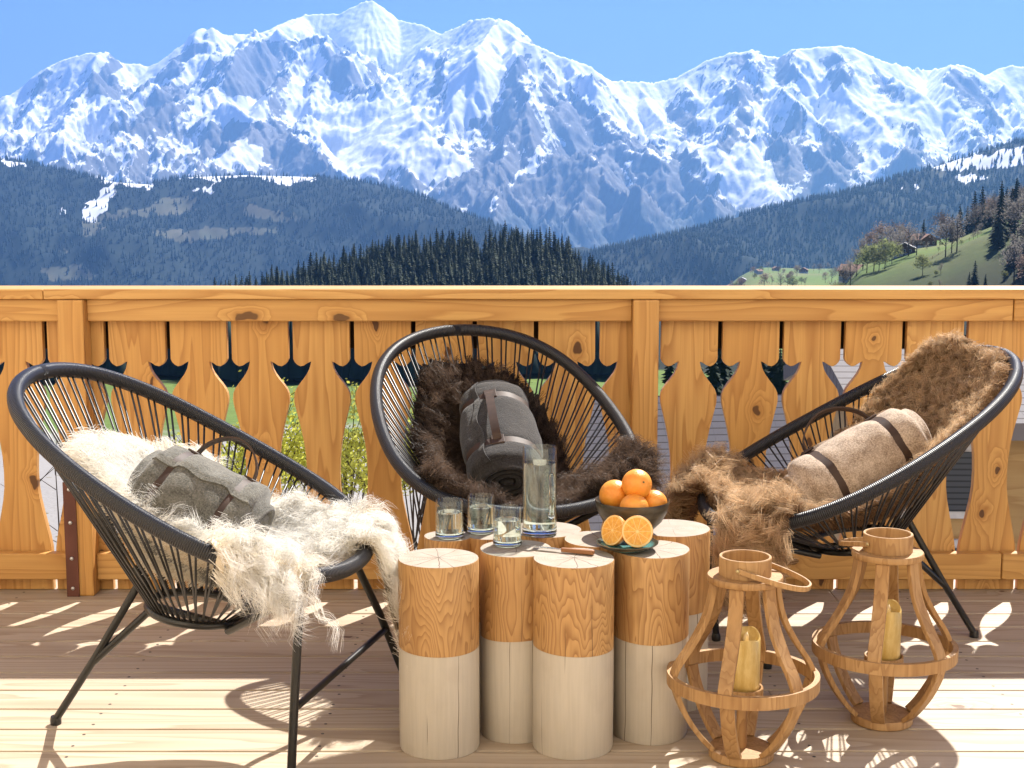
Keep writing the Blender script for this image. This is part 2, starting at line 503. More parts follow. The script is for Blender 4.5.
    h = sum(in_poly(wpx, wpy, q, 5) for q in R)
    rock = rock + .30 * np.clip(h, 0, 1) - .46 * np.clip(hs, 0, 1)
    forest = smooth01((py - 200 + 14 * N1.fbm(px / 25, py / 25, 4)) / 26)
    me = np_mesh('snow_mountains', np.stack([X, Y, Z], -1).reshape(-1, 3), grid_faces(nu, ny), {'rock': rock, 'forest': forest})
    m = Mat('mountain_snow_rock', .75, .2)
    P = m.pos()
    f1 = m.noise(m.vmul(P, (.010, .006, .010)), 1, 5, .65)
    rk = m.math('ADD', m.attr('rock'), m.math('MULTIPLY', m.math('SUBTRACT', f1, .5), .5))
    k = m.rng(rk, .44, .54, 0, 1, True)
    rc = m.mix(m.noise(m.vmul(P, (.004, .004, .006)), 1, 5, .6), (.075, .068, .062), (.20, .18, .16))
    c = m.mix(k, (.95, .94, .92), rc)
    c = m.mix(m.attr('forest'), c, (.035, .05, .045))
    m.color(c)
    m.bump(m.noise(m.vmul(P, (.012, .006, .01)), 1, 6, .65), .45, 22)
    o = link_mesh('snow_mountains', me, m.m, smooth=True)
    tag(o, kind='structure')


mountains()


# ------------------------------------------------------------------ forested valley sides, 4 to 7 km
def cone_forest(name, P, H, matl, parent_kind='stuff', sides=5):
    """one mesh of many small spruce shapes standing at P with heights H"""
    n = len(P)
    a = np.arange(sides) * 2 * np.pi / sides
    V = np.empty((n, sides * 2 + 2, 3)); rr = H * .16
    jit = rng.uniform(.75, 1.25, (n, sides)); ph = rng.uniform(0, 6, n)
    A = a[None] + ph[:, None]
    for lvl, (zz, k, o) in enumerate(((.08, 1.0, 0), (.38, .62, .6))):
        V[:, lvl * (sides + 1):lvl * (sides + 1) + sides, 0] = P[:, 0, None] + np.cos(A + o) * rr[:, None] * k * jit
        V[:, lvl * (sides + 1):lvl * (sides + 1) + sides, 1] = P[:, 1, None] + np.sin(A + o) * rr[:, None] * k * jit
        V[:, lvl * (sides + 1):lvl * (sides + 1) + sides, 2] = P[:, 2, None] + H[:, None] * zz
        V[:, lvl * (sides + 1) + sides, :] = P; V[:, lvl * (sides + 1) + sides, 2] += H * (.72 if lvl == 0 else 1.0)
    F_ = []
    for lvl in range(2):
        b = lvl * (sides + 1)
        for j in range(sides): F_.append((b + j, b + (j + 1) % sides, b + sides))
    F_ = np.array(F_)[None] + (np.arange(n) * (sides * 2 + 2))[:, None, None]
    tint = np.repeat(rng.uniform(0, 1, n), sides * 2 + 2)
    o = link_mesh(name, np_mesh(name, V.reshape(-1, 3), F_.reshape(-1, 3), {'tint': tint}), matl)
    return tag(o, kind=parent_kind)


mf = Mat('spruce_far', .9, .1)
mf.color(mf.mix(mf.attr('tint'), (.014, .026, .02), (.026, .04, .03)))
FAR_SPRUCE = mf.m


def ridge(name, skyl, D, base, depth, clear, nu=420, ny=90, seed=5, ntrees=6000, th=(16, 30)):
    """one forested flank: crest traced at distance D(px), falling towards us to z=base"""
    pxs = np.array([q[0] for q in skyl], float); pys = np.array([q[1] for q in skyl], float)
    Ds = np.array([q[2] for q in skyl], float) * 1000
    cr = np.array([at_y(a, b, d) for a, b, d in zip(pxs, pys, Ds)])
    u = np.linspace((pxs[0] - 512) / F_PX, (pxs[-1] - 512) / F_PX, nu)
    us = (pxs - 512) / F_PX
    Dc = np.interp(u, us, Ds); zc = np.interp(u, us, cr[:, 2]) - 18
    v = np.linspace(-1, .6, ny)[:, None]
    Y = Dc[None] + v * depth; X = u[None] * Y
    prof = np.where(v < 0, 1 - np.abs(v) ** 1.15, 1 - .8 * np.abs(v) ** 1.4)
    nz = Noise2(seed)
    Z = base + 0 * v + (zc[None] - base) * prof + nz.fbm(X / 500, Y / 500, 5) * 40 * smooth01(np.abs(v) / .15) + (nz.ridged(X / 650, Y / 900, 4) - 1) * 60 * smooth01(np.abs(v) / .3)
    px, py = to_px(X, Y, Z)
    wpx = px + 5 * nz.fbm(px / 14, py / 8, 5, .65); wpy = py + 3 * nz.fbm(px / 14 + 50, py / 8, 5, .65)
    cl = np.zeros(X.shape); sn = np.zeros(X.shape)
    for poly, kind in clear:
        q = in_poly(wpx, wpy, poly, 1.6)
        if kind == 'snow': sn = np.maximum(sn, q)
        else: cl = np.maximum(cl, q)
    me = np_mesh(name, np.stack([X, Y, Z], -1).reshape(-1, 3), grid_faces(nu, ny), {'snow': sn, 'field': cl})
    m = Mat(name + '_ground', .9, .1)
    P = m.pos()
    c = m.mix(m.noise(m.vmul(P, (.02, .02, .02)), 1, 5, .7), (.012, .022, .018), (.02, .031, .024))
    c = m.mix(m.rng(m.attr('field'), .35, .6), c, m.mix(m.noise(m.vmul(P, (.01, .01, .01)), 1, 4), (.07, .085, .045), (.15, .13, .09)))
    c = m.mix(m.rng(m.attr('snow'), .4, .6), c, (.85, .86, .88))
    m.color(c)
    o = link_mesh(name, me, m.m, smooth=True); tag(o, kind='structure')
    # trees
    ii = rng.uniform(0, 1, (ntrees, 2)); ui = ii[:, 0] * (nu - 2); vi = (ii[:, 1] ** .8) * (ny * .66)
    a, b = ui.astype(int), vi.astype(int); fa, fb = ui - a, vi - b
    def smp(Q): return Q[b, a] * (1 - fa) * (1 - fb) + Q[b, a + 1] * fa * (1 - fb) + Q[b + 1, a] * (1 - fa) * fb + Q[b + 1, a + 1] * fa * fb
    lot = rng.uniform(0, 1, ntrees)
    keep = ((smp(cl) < .4) | (lot < .3)) & ((smp(sn) < .42) | (lot < .22))
    Pt = np.stack([smp(X), smp(Y), smp(Z) - 1], -1)[keep]
    cone_forest('spruce_forest', Pt, rng.uniform(*th, len(Pt)), FAR_SPRUCE)


ridge('wooded_valley_side', [(-330, 120, 6.6), (-160, 140, 6.4), (-60, 148, 6.3), (0, 153, 6.2), (30, 157, 6.2), (60, 165, 6.2), (90, 172, 6.1), (120, 178, 6), (150, 180, 6), (190, 173, 6.2), (250, 171, 6.3), (320, 173, 6.3), (370, 179, 6.2), (420, 191, 6), (450, 204, 5.8), (490, 218, 5.5), (530, 240, 5.2), (580, 268, 5), (640, 300, 4.8)], 6000, -520, 1700,
      [([(112, 184), (121, 183), (104, 212), (92, 222), (80, 219), (90, 200)], 'snow'), ([(90, 180), (160, 178), (150, 182), (135, 188), (110, 182)], 'snow'), ([(130, 185), (155, 184), (152, 188), (136, 188)], 'snow'),
       ([(190, 189), (216, 186), (214, 193), (198, 192)], 'snow'), ([(165, 176), (260, 172), (330, 175), (300, 179), (240, 177), (215, 183)], 'snow'), ([(262, 173), (322, 176), (310, 182), (280, 186), (270, 178)], 'snow'), ([(0, 160), (20, 163), (34, 168), (20, 167), (4, 166)], 'snow'), ([(57, 210), (62, 208), (60, 214)], 'snow'),
       ([(150, 205), (165, 197), (195, 198), (196, 212), (160, 216)], 'field'), ([(80, 222), (120, 211), (150, 209), (152, 213), (100, 222), (104, 232), (84, 236)], 'field'), ([(150, 232), (190, 230), (280, 228), (280, 231), (190, 241), (172, 240)], 'field'), ([(235, 206), (262, 207), (300, 218), (300, 224), (255, 218)], 'field'),
       ([(42, 268), (80, 264), (100, 276), (85, 281), (45, 279)], 'field'), ([(60, 250), (66, 248), (63, 258)], 'field')], seed=11, ntrees=16000)
ridge('wooded_valley_flank', [(520, 285, 4.4), (545, 268, 4.5), (560, 260, 4.6), (600, 248, 4.8), (650, 236, 5), (700, 223, 5.1), (750, 208, 5.2), (800, 197, 5.3), (850, 186, 5.3), (900, 171, 5.4), (930, 162, 5.4), (960, 152, 5.4), (1000, 140, 5.5), (1024, 134, 5.5), (1100, 118, 5.6), (1250, 100, 5.6), (1400, 110, 5.6)], 5200, -400, 1500,
      [([(925, 168), (960, 158), (1000, 152), (1024, 145), (1024, 165), (990, 168), (950, 170)], 'snow'), ([(952, 178), (975, 174), (990, 180), (965, 184)], 'snow'), ([(912, 186), (922, 183), (921, 189)], 'snow'), ([(896, 187), (904, 187), (902, 190)], 'snow'), ([(930, 170), (945, 168), (945, 176), (934, 176)], 'field')], seed=23, ntrees=16000)


# ------------------------------------------------------------------ ground sheet out to the valley
HILL_U = (np.array([170, 230, 262, 275, 300, 330, 350, 380, 400, 430, 470, 520, 545, 560, 580, 600, 620, 640, 700]) - 512) / F_PX
HILL_PY = np.array([292, 279, 273, 267, 261, 254, 248, 240, 236, 234, 230, 226, 229, 235, 250, 261, 272, 285, 315], float)
HILL_Z = 1.35 - (HILL_PY - 200) / F_PX * 860 - 17


def ground_z(x, y):
    r = np.hypot(x, y); f = np.where(y > 0, r, r * .2)
    z = np.interp(f, [0, 12, 30, 60, 100, 200, 300, 450, 600, 800, 1500, 3000, 6000, 60000], [-2.9, -3.1, -4.4, -8, -13, -26, -39, -52, -66, -85, -180, -360, -560, -620])
    u = np.clip(x / np.maximum(y, 1), -3, 3)
    w = smooth01((u - .09) / .09) * smooth01((y - 700) / 600)
    zr = np.interp(r, [600, 900, 1500, 2500, 3600, 5000], [-66, -72, -88, -124, -168, -330])
    z = z * (1 - w) + zr * w
    # wooded knoll
    hz = np.interp(u, HILL_U, HILL_Z)
    pr = np.where(y < 860, smooth01((y - 560) / 300), smooth01((1150 - y) / 290))
    inside = (u > HILL_U[0]) & (u < HILL_U[-1]) & (y > 500)
    z = np.where(inside, np.maximum(z, z + (hz - z) * pr), z)
    # meadow slope rising to the wood on the right
    mz = np.interp(u, [.2, .24, .285, .31, .34, .366, .45, .7], [-48, -37, -27, -23, -14, -5, 8, 20])
    pm = np.where(y < 900, smooth01((y - 300) / 380), smooth01((1500 - y) / 600))
    wm = smooth01((u - .2) / .05)
    z = z + np.maximum(mz - z, 0) * pm * wm
    return z


def ground():
    ang = np.concatenate([np.linspace(-180, -34, 40)[:-1], np.linspace(-34, 34, 300), np.linspace(34, 180, 40)[1:]])
    ang = np.radians(ang); rad = np.concatenate([[.01], np.geomspace(2, 22000, 230)])
    A, Rr = np.meshgrid(ang, rad)
    X, Y = Rr * np.sin(A), Rr * np.cos(A)
    Z = ground_z(X, Y) + np.where(Rr > 25, N1.fbm(X / 60, Y / 60, 4) * np.clip(Rr / 400, 0, 2.0), 0) + N2.fbm(X / 1.2, Y / 1.2, 3) * .05
    u = X / np.maximum(Y, 1); 
    gravel = smooth01((56 - Rr) / 10 + 1.2 * N1.fbm(X / 7, Y / 7, 3)) 
    wood = smooth01((Rr - 370 + 60 * N3.fbm(X / 40, Y / 40, 3)) / 30) * (1 - smooth01((u - .12) / .03) * smooth01((Rr - 500) / 300))
    me = np_mesh('ground', np.stack([X, Y, Z], -1).reshape(-1, 3), grid_faces(len(ang), len(rad)), {'gravel': gravel, 'wood': wood})
    m = Mat('ground_meadow', .95, .1)
    P = m.pos()
    g = m.mix(m.noise(m.vmul(P, (.02, .02, .02)), 1, 5, .6), (.11, .185, .035), (.21, .28, .07))
    g = m.mix(m.rng(m.noise(m.vmul(P, (.006, .004, .01)), 1, 4, .55), .5, .6), g, (.22, .235, .09))
    g = m.mix(m.rng(m.noise(m.vmul(P, (3, 3, 3)), 1, 4), .35, .7), g, m.mix(.5, g, (.05, .08, .02)))
    gr = m.mix(m.noise(m.vmul(P, (14, 14, 14)), 1, 5, .7), (.20, .185, .17), (.40, .38, .36))
    gr = m.mix(m.rng(m.voro(m.vmul(P, (2.2, 2.2, 2.2)), 1, 'F1'), .16, .12), gr, (.14, .115, .05))
    g = m.mix(m.rng(m.noise(m.vmul(P, (.25, .12, .2)), 1, 5, .7), .35, .65), m.mix(.35, g, (.07, .09, .03)), g)
    c = m.mix(m.attr('gravel'), g, gr)
    c = m.mix(m.attr('wood'), c, (.018, .022, .014))
    m.color(c); m.bump(m.noise(m.vmul(P, (8, 8, 8)), 1, 4), .5, .03)
    tag(link_mesh('ground', me, m.m, smooth=True), kind='structure')


ground()


def gz(x, y): return float(ground_z(np.array([x]), np.array([y]))[0])


# ------------------------------------------------------------------ conifers of the knoll
bark = simple('bark', (.09, .065, .045), .9, .1, var=.3)
mg = Mat('spruce_needles', .85, .15)
mg.color(mg.mix(mg.rnd(), mg.mix(mg.noise(mg.coord(), 1.5, 4), (.010, .022, .014), (.032, .05, .026)), mg.mix(mg.noise(mg.coord(), 1.5, 4), (.018, .032, .018), (.06, .072, .036))))
NEEDLE = mg.m


def conifer_mesh(h, wid, seed, fine=1.0):
    g = random.Random(seed); b = MB()
    b.m = 0; b.tube([(0, 0, -1.5), (0, 0, h * .5), (0, 0, h * .97)], [h * .017, h * .010, h * .002], 5)
    b.m = 1
    lv = int(17 * fine)
    for i in range(lv):
        t = (i + .4) / lv; z = h * (.07 + .92 * t); r = wid * 1.12 * (1 - t) ** .72 * g.uniform(.75, 1.15) + .12
        nb = max(5, int(11 * (1 - t * .6)))
        for j in range(nb):
            if g.random() < .12: continue
            a = 2 * math.pi * (j + g.random() * .8) / nb; rr = r * g.uniform(.65, 1.15); dr = rr * g.uniform(.25, .6) * (1.1 - t * .7)
            w = rr * g.uniform(.26, .42) + .1; ca, sa = math.cos(a), math.sin(a); th = h * .028
            p0 = (ca * .05, sa * .05, z + th)
            pm = (ca * rr * .6, sa * rr * .6, z - dr * .35)
            pt = (ca * rr, sa * rr, z - dr)
            l = (pm[0] - sa * w, pm[1] + ca * w, pm[2] - th * 1.1); r_ = (pm[0] + sa * w, pm[1] - ca * w, pm[2] - th * 1.1)
            b.add([p0, l, pt, r_, pm], [(0, 1, 4), (1, 2, 4), (2, 3, 4), (3, 0, 4)])
    me = b.build('conifer', [bark, NEEDLE])
    return me


CONIFERS = []
for k, (h, w) in enumerate([(24, 4.6), (27, 5.2), (20, 4.5), (23, 3.9), (17, 3.9), (26, 5.6)]):
    CONIFERS.append(conifer_mesh(h, w, 100 + k))
used_c = set()
CONIFER_DATA = [o.data for o in CONIFERS]


def place_conifer(k, x, y, sc, label, group, cat='tree', rz=None):
    o = CONIFERS[k]
    if k in used_c: o = o.copy(); COL.objects.link(o)
    used_c.add(k)
    o.location = (x, y, gz(x, y)); o.scale = (sc, sc, sc * random.uniform(.92, 1.08)); o.rotation_euler = (random.uniform(-.03, .03), random.uniform(-.03, .03), random.uniform(0, 6.28) if rz is None else rz)
    return tag(o, label, cat, group)


def knoll():
    pts = []; tries = 0
    cell = {}
    while len(pts) < 168 and tries < 60000:
        tries += 1
        py_ = random.uniform(780, 905); px_ = random.uniform(238, 642)
        x = (px_ - 512) / F_PX * py_ * 1.0; z = gz(x, py_)
        qx, qy = to_px(np.array([x]), np.array([py_]), np.array([z + 17.0]))
        if qy[0] > 287: continue
        if py_ > 872 and random.random() < .5: continue
        ok = all((x - a) ** 2 + (py_ - b) ** 2 > 4.0 ** 2 for a, b in pts)
        if ok: pts.append((x, py_))
    for x, y in pts:
        u = x / y
        sc = random.uniform(.64, .86) * (1.0 if u > -.15 else .8)
        place_conifer(random.choice([0, 0, 1, 1, 2, 3, 5, 4]), x, y, sc, 'dark green spruce in the dense wood on the knoll behind the railing', 'spruces of the knoll wood')
    src = []
    for me in CONIFER_DATA:
        V = np.empty(len(me.vertices) * 3, np.float32); me.vertices.foreach_get('co', V)
        me.calc_loop_triangles(); T = np.empty(len(me.loop_triangles) * 3, np.int32); me.loop_triangles.foreach_get('vertices', T)
        src.append((V.reshape(-1, 3), T.reshape(-1, 3)))
    VV, TT, off = [], [], 0
    have = list(pts); n_ = 0
    while n_ < 1130:
        y_ = random.uniform(660, 860); x = random.uniform(-.215, .1) * y_; z = gz(x, y_); h_ = random.uniform(.5, .82)
        qx, qy = to_px(np.array([x]), np.array([y_]), np.array([z + 24 * h_]))
        if qy[0] > 300: continue
        V, T = random.choice(src); a = random.uniform(0, 6.28); c_, s_ = math.cos(a) * h_, math.sin(a) * h_
        VV.append(np.stack([V[:, 0] * c_ - V[:, 1] * s_ + x, V[:, 0] * s_ + V[:, 1] * c_ + y_, V[:, 2] * h_ + z], -1)); TT.append(T + off); off += len(V); n_ += 1
    tag(link_mesh('spruce_forest', np_mesh('spruce_forest', np.concatenate(VV), np.concatenate(TT)), NEEDLE), kind='stuff')
    P = []
    while len(P) < 4200:
        y_ = random.uniform(345, 800); x = random.uniform(-.42, .1) * y_; z = gz(x, y_)
        if to_px(np.array([x]), np.array([y_]), np.array([z + 22.0]))[1][0] < 302: continue
        P.append((x, y_, z))
    while len(P) < 7400:
        y_ = random.uniform(318, 430); x = random.uniform(-.42, .1) * y_
        if y_ < 345 + 22 * math.sin(x * .045) + 10 * math.sin(x * .13 + 1): continue
        P.append((x, y_, gz(x, y_)))
    P = np.array(P)
    cone_forest('spruce_forest', P, rng.uniform(10, 20, len(P)), FAR_SPRUCE, sides=6)


knoll()


# ------------------------------------------------------------------ broadleaf trees, chalets and wood on the right
def leaf_mat(name, a, b):
    m = Mat(name, .8, .15)
    m.color(m.mix(m.rnd(), m.mix(m.noise(m.coord(), 2.5, 3), a, b), m.mix(.35, m.mix(m.noise(m.coord(), 2.0, 3), a, b), (.16, .14, .11))))
    src = m.b.inputs['Base Color'].links[0].from_socket
    tr = m.n('ShaderNodeBsdfTranslucent', {'Color': src}); mx = m.n('ShaderNodeMixShader', {0: .6, 1: m.b.outputs[0], 2: tr.outputs[0]})
    m.nt.links.new(mx.outputs[0], m.out.inputs['Surface'])
    return m.m


LEAF_G = leaf_mat('spring_leaves', (.15, .18, .06), (.28, .30, .13))
LEAF_B = leaf_mat('bare_twigs', (.15, .135, .12), (.28, .25, .22))
LEAF_R = leaf_mat('reddish_twigs', (.18, .125, .10), (.28, .20, .16))


def broadleaf(h, wid, seed, leaf, n=900, gap=.5):
    g = random.Random(seed); b = MB(); tips = []
    b.m = 0
    b.tube([(0, 0, -1), (g.uniform(-.2, .2), 0, h * .3), (g.uniform(-.4, .4), g.uniform(-.4, .4), h * .9)], [h * .02, h * .014, h * .003], 6)
    for i in range(16):
        z0 = h * g.uniform(.22, .7); a = g.uniform(0, 6.28); L = wid * g.uniform(.5, 1.0) * (1.1 - .6 * z0 / h)
        p0 = Vector((0, 0, z0)); p2 = p0 + Vector((math.cos(a) * L, math.sin(a) * L, h * g.uniform(.12, .32)))
        pm = (p0 + p2) / 2 + Vector((0, 0, -h * .02))
        b.tube([p0, pm, p2], [h * .008, h * .005, h * .002], 4); tips += [p2, (pm + p2) / 2]
    b.m = 1
    cl = [(t, g.uniform(.5, 1.0) * wid * .38) for t in tips] + [(Vector((g.uniform(-.2, .2), g.uniform(-.2, .2), h * g.uniform(.75, .95))), wid * .3) for _ in range(4)]
    for i in range(n):
        c, r = g.choice(cl)
        p = c + Vector((g.gauss(0, 1), g.gauss(0, 1), g.gauss(0, .9))) * r * .55
        d = Vector((g.gauss(0, 1), g.gauss(0, 1), g.gauss(.5, 1))).normalized(); s_ = wid * g.uniform(.05, .12)
        e = d.orthogonal().normalized() * s_ * gap
        b.add([p - e, p + d * s_ * 1.6, p + e], [(0, 1, 2)])
    return b.build('broadleaf_tree', [bark, leaf])


BL = {'g': broadleaf(11, 5.0, 1, LEAF_G), 'g2': broadleaf(9, 4.6, 2, LEAF_G, 1000), 'b': broadleaf(14, 5.0, 3, LEAF_B, 800, .3), 'b2': broadleaf(12, 4.2, 4, LEAF_B, 600, .25), 'r': broadleaf(13, 5.5, 5, LEAF_R, 900, .35)}
used_b = set()


def place_broad(k, px, d, sc, label, group=None, top=None):
    o = BL[k]
    if k in used_b: o = o.copy(); COL.objects.link(o)
    used_b.add(k)
    x = (px - 512) / F_PX * d
    o.location = (x, d, gz(x, d)); o.scale = (sc, sc, sc); o.rotation_euler = (0, 0, random.uniform(0, 6.28))
    return tag(o, label, 'tree', group)


stucco = simple('pale_plaster', (.55, .52, .47), .9, .1, var=.08, vs_=1.5)
larch = simple('weathered_planks', (.16, .085, .045), .8, .2, var=.3, vs_=.8)
tile_r = simple('red_brown_roof', (.27, .15, .10), .85, .2, var=.25, vs_=.9)
tile_g = simple('pale_roof', (.50, .47, .45), .8, .2, var=.1, vs_=.8)
dark_glass = simple('window_glass', (.03, .035, .045), .1, .6, bump=0)
white_p = simple('white_paint', (.75, .74, .70), .6, .3, bump=0)


def far_chalet(name, label, px, d, w, dp, h, rot, roofm, wallm, z_off=0):
    x = (px - 512) / F_PX * d
    r = empty(name, label, 'house', (x, d, gz(x, d) + z_off), rot)
    b = MB(); b.box(-w / 2, w / 2, -dp / 2, dp / 2, -6, h * .45); b.build('ground_floor', stucco, r)
    b = MB(); hh = h; rh = w * .24
    V = [(-w / 2, -dp / 2, h * .45), (w / 2, -dp / 2, h * .45), (w / 2, -dp / 2, hh), (0, -dp / 2, hh + rh), (-w / 2, -dp / 2, hh)]
    V += [(a, -b_, c) for a, b_, c in V]
    b.add(V, [(0, 1, 2, 3, 4), (9, 8, 7, 6, 5), (0, 5, 6, 1), (1, 6, 7, 2), (2, 7, 8, 3), (3, 8, 9, 4), (4, 9, 5, 0)]); b.build('upper_floor', wallm, r)
    b = MB(); ov = 1.0
    for s in (-1, 1):
        e = w / 2 + ov; ze = hh - rh * ov * 2 / w
        V = [(0, -dp / 2 - ov, hh + rh + .05), (s * e, -dp / 2 - ov, ze + .05), (s * e, dp / 2 + ov, ze + .05), (0, dp / 2 + ov, hh + rh + .05)]
        V += [(a, b_, c + .3) for a, b_, c in V]
        b.add(V, [(0, 1, 2, 3), (7, 6, 5, 4), (0, 4, 5, 1), (1, 5, 6, 2), (2, 6, 7, 3), (3, 7, 4, 0)])
    rf = b.build('roof', roofm, r)
    b = MB(); b.box(w * .15, w * .15 + .8, 0, .8, hh + rh * .5, hh + rh + 1.2); b.build('chimney', stucco, rf)
    for wx in (-w * .28, 0, w * .28):
        for wz in (h * .12, h * .58):
            b = MB(); b.box(wx - .7, wx + .7, -dp / 2 - .06, -dp / 2 - .01, wz, wz + 1.4); f_ = b.build('window', white_p, r)
            b = MB(); b.box(wx - .55, wx + .55, -dp / 2 - .09, -dp / 2 - .062, wz + .12, wz + 1.28); b.build('pane', dark_glass, f_)
    return r


far_chalet('chalet', 'brown wooden chalet with red-brown roof highest beside a dark conifer on the meadow', 920, 780, 12.5, 10, 5.5, .5, tile_r, larch)
far_chalet('chalet', 'grey-roofed chalet just below the red-roofed one, half hidden by bare trees', 903, 730, 10.5, 9, 5, -.3, tile_g, larch)
far_chalet('chalet', 'dark gabled chalet with orange-brown roof at the left of the broadleaf grove', 851, 760, 12, 10, 5.5, 1.0, tile_r, larch, -2.2)
far_chalet('chalet', 'long low house with pale roof peeping over the railing near the valley fields', 765, 1000, 22, 10, 5, 1.3, tile_g, stucco, 6)
far_chalet('chalet', 'small white house with brown roof between the pale low house and the gabled chalet', 797, 1050, 15, 10, 6, 1.2, tile_r, stucco, 9)
far_chalet('chalet', 'small chalet with grey roof among shrubs left of the broadleaf grove', 822, 900, 11, 9, 6, .3, tile_g, larch, 3)
for px, d in ((695, 2300), (730, 2500), (742, 2100), (716, 2700), (775, 2600), (803, 2350), (758, 2250), (700, 2050)):
    far_chalet('chalet', 'tiny far chalet scattered on the pale valley fields', px, d, random.uniform(10, 15), 10, 6, random.uniform(-1, 1), random.choice([tile_r, tile_g]), random.choice([stucco, larch]))['group'] = 'far valley chalets'

grove = [('b', 843, 610, .9), ('r', 868, 700, 1.15), ('b', 862, 640, 1.0), ('g', 873, 590, 1.05), ('g', 884, 585, 1.15), ('g2', 891, 600, 1.0), ('b2', 880, 650, 1.25), ('r', 895, 720, 1.2), ('b', 907, 620, 1.1), ('b2', 915, 610, 1.0), ('b', 835, 640, .8), ('b2', 850, 600, .9), ('r', 880, 730, 1.3), ('g', 866, 600, 1.0), ('g2', 878, 575, 1.0), ('b', 898, 640, 1.0), ('b2', 856, 620, 1.05), ('b', 889, 660, 1.1), ('g2', 840, 590, .8), ('b2', 828, 660, .7), ('r', 903, 660, .9)]
for k, px, d, sc in grove:
    place_broad(k, px, d + 95, sc * 1.15, {'g': 'light green budding tree in the grove behind the railing', 'b': 'bare grey tree in the grove left of the meadow', 'r': 'reddish bare tree in the grove left of the meadow'}[k[0]], 'trees of the grove')
place_broad('g2', 922, 600, .95, 'round pale budding tree alone at the foot of the meadow')
for px, d, k in ((944, 640, 'b'), (950, 645, 'b2'), (955, 640, 'b')):
    place_broad(k, px, d, 1.25, 'tall bare tree in the row of three on the meadow', 'meadow tree row')
place_broad('r', 938, 790, 1.4, 'wide bare tree on the meadow skyline beside dark conifers')
place_broad('b', 973, 760, 1.2, 'bare tree standing at the upper meadow edge')
place_conifer(4, (921 - 512) / F_PX * 780, 780, .95, 'dark round conifer right behind the red-brown chalet roof', None)
place_conifer(2, (974 - 512) / F_PX * 520, 520, .62, 'dark bushy conifer low on the meadow by the railing', None)
place_conifer(4, (968 - 512) / F_PX * 525, 525, .5, 'small dark conifer left beside the bushy one', None)
place_conifer(4, (985 - 512) / F_PX * 520, 520, .42, 'smallest dark conifer right of the bushy one', None)
for i in range(4):
    place_conifer([2, 0, 3, 1][i], (950 + i * 7 - 512) / F_PX * (800 + i * 12), 800 + i * 12, .82 + .08 * (i % 2), 'dark spruce at the meadow corner of the right-hand wood', 'spruces at the meadow corner')
random.seed(9)
for i in range(46):
    px = random.uniform(672, 850); d = random.uniform(1300, 2900)
    place_broad(random.choice(['b', 'g', 'b2', 'r']), px, d, random.uniform(.7, 1.3), 'small tree among the hamlets on the far valley fields', 'valley field trees')
random.seed(5)
for i in range(16):
    px = random.uniform(925, 1010); d = random.uniform(520, 800)
    place_broad(random.choice(['b2', 'g2', 'b']), px, d, random.uniform(.22, .42), 'small bush dotted about the right-hand meadow', 'meadow bushes')
random.seed(21)
cnt = 0
while cnt < 150:
    px = random.uniform(968, 1100); d = random.uniform(430, 930)
    lim = np.interp(px, [968, 980, 990, 1003, 1024, 1100], [850, 760, 640, 520, 470, 430])
    if d < lim: continue
    x = (px - 512) / F_PX * d
    if random.random() < .5: place_conifer(random.choice([0, 1, 2, 3, 5]), x, d, random.uniform(.6, .95), 'dark spruce in the mixed wood on the right-hand slope', 'spruces of the right-hand wood')
    else: place_broad(random.choice(['b', 'b2', 'r', 'b']), px, d, random.uniform(.9, 1.4), 'bare broadleaf tree in the mixed wood on the right-hand slope', 'bare trees of the right-hand wood')
    cnt += 1

# a rail fence across the meadow
fp = [(px, 640 + (px - 925) * 1.5) for px in range(925, 1010, 6)]
fx = [((px - 512) / F_PX * d, d) for px, d in fp]
fr = empty('field_fence', 'thin weathered rail fence running across the right-hand meadow', 'fence', (fx[0][0], fx[0][1], gz(*fx[0])))
o0 = Vector((fx[0][0], fx[0][1], gz(*fx[0])))
for a_ in fx:
    q = Vector((a_[0], a_[1], gz(*a_))) - o0; b = MB(); b.tube([q + Vector((0, 0, -.3)), q + Vector((0, 0, 1.3))], .09, 5); b.build('post', larch, fr)
for hh in (.5, 1.05):
    b = MB(); b.tube([Vector((a_[0], a_[1], gz(*a_) + hh)) - o0 for a_ in fx], .06, 4); b.build('rail', larch, fr)


# ------------------------------------------------------------------ haze
def haze():
    b = MB(); b.box(-23000, 23000, -23000, 23000, -760, 2950)
    m = Mat('haze_air')
    for l in list(m.nt.links): m.nt.links.remove(l)
    v = m.n('ShaderNodeVolumePrincipled', {'Color': (.22, .47, .95, 1), 'Density': 5.0e-5, 'Anisotropy': .2})
    m.nt.links.new(v.outputs[0], m.out.inputs['Volume'])
    tag(b.build('haze', m.m), kind='stuff')


haze()


# ================================================================== the terrace
PINE = wood('pine', (.66, .385, .13), (.59, .31, .088), (.36, .15, .036), knot=(.085, .035, .014), axis=2, ring=17, sc=7.0, stretch=.075, knots=6.5, kthr=.48, ksize=.075, rough=.5, bump=.2, flat=1).m
PINE_X = wood('pine_lengthwise', (.66, .39, .135), (.59, .32, .09), (.38, .165, .04), knot=(.085, .035, .014), axis=0, ring=17, sc=6.0, stretch=.075, knots=5.5, kthr=.62, ksize=.07, rough=.5, bump=.2, flat=1).m
DECKM = wood('deck_larch', (.52, .43, .325), (.46, .37, .27), (.30, .215, .14), knot=(.15, .085, .05), axis=0, ring=14, sc=5.5, knots=4.5, kthr=.86, ksize=.06, rough=.6, bump=.35, attr='board', stretch=.07, flat=2).m


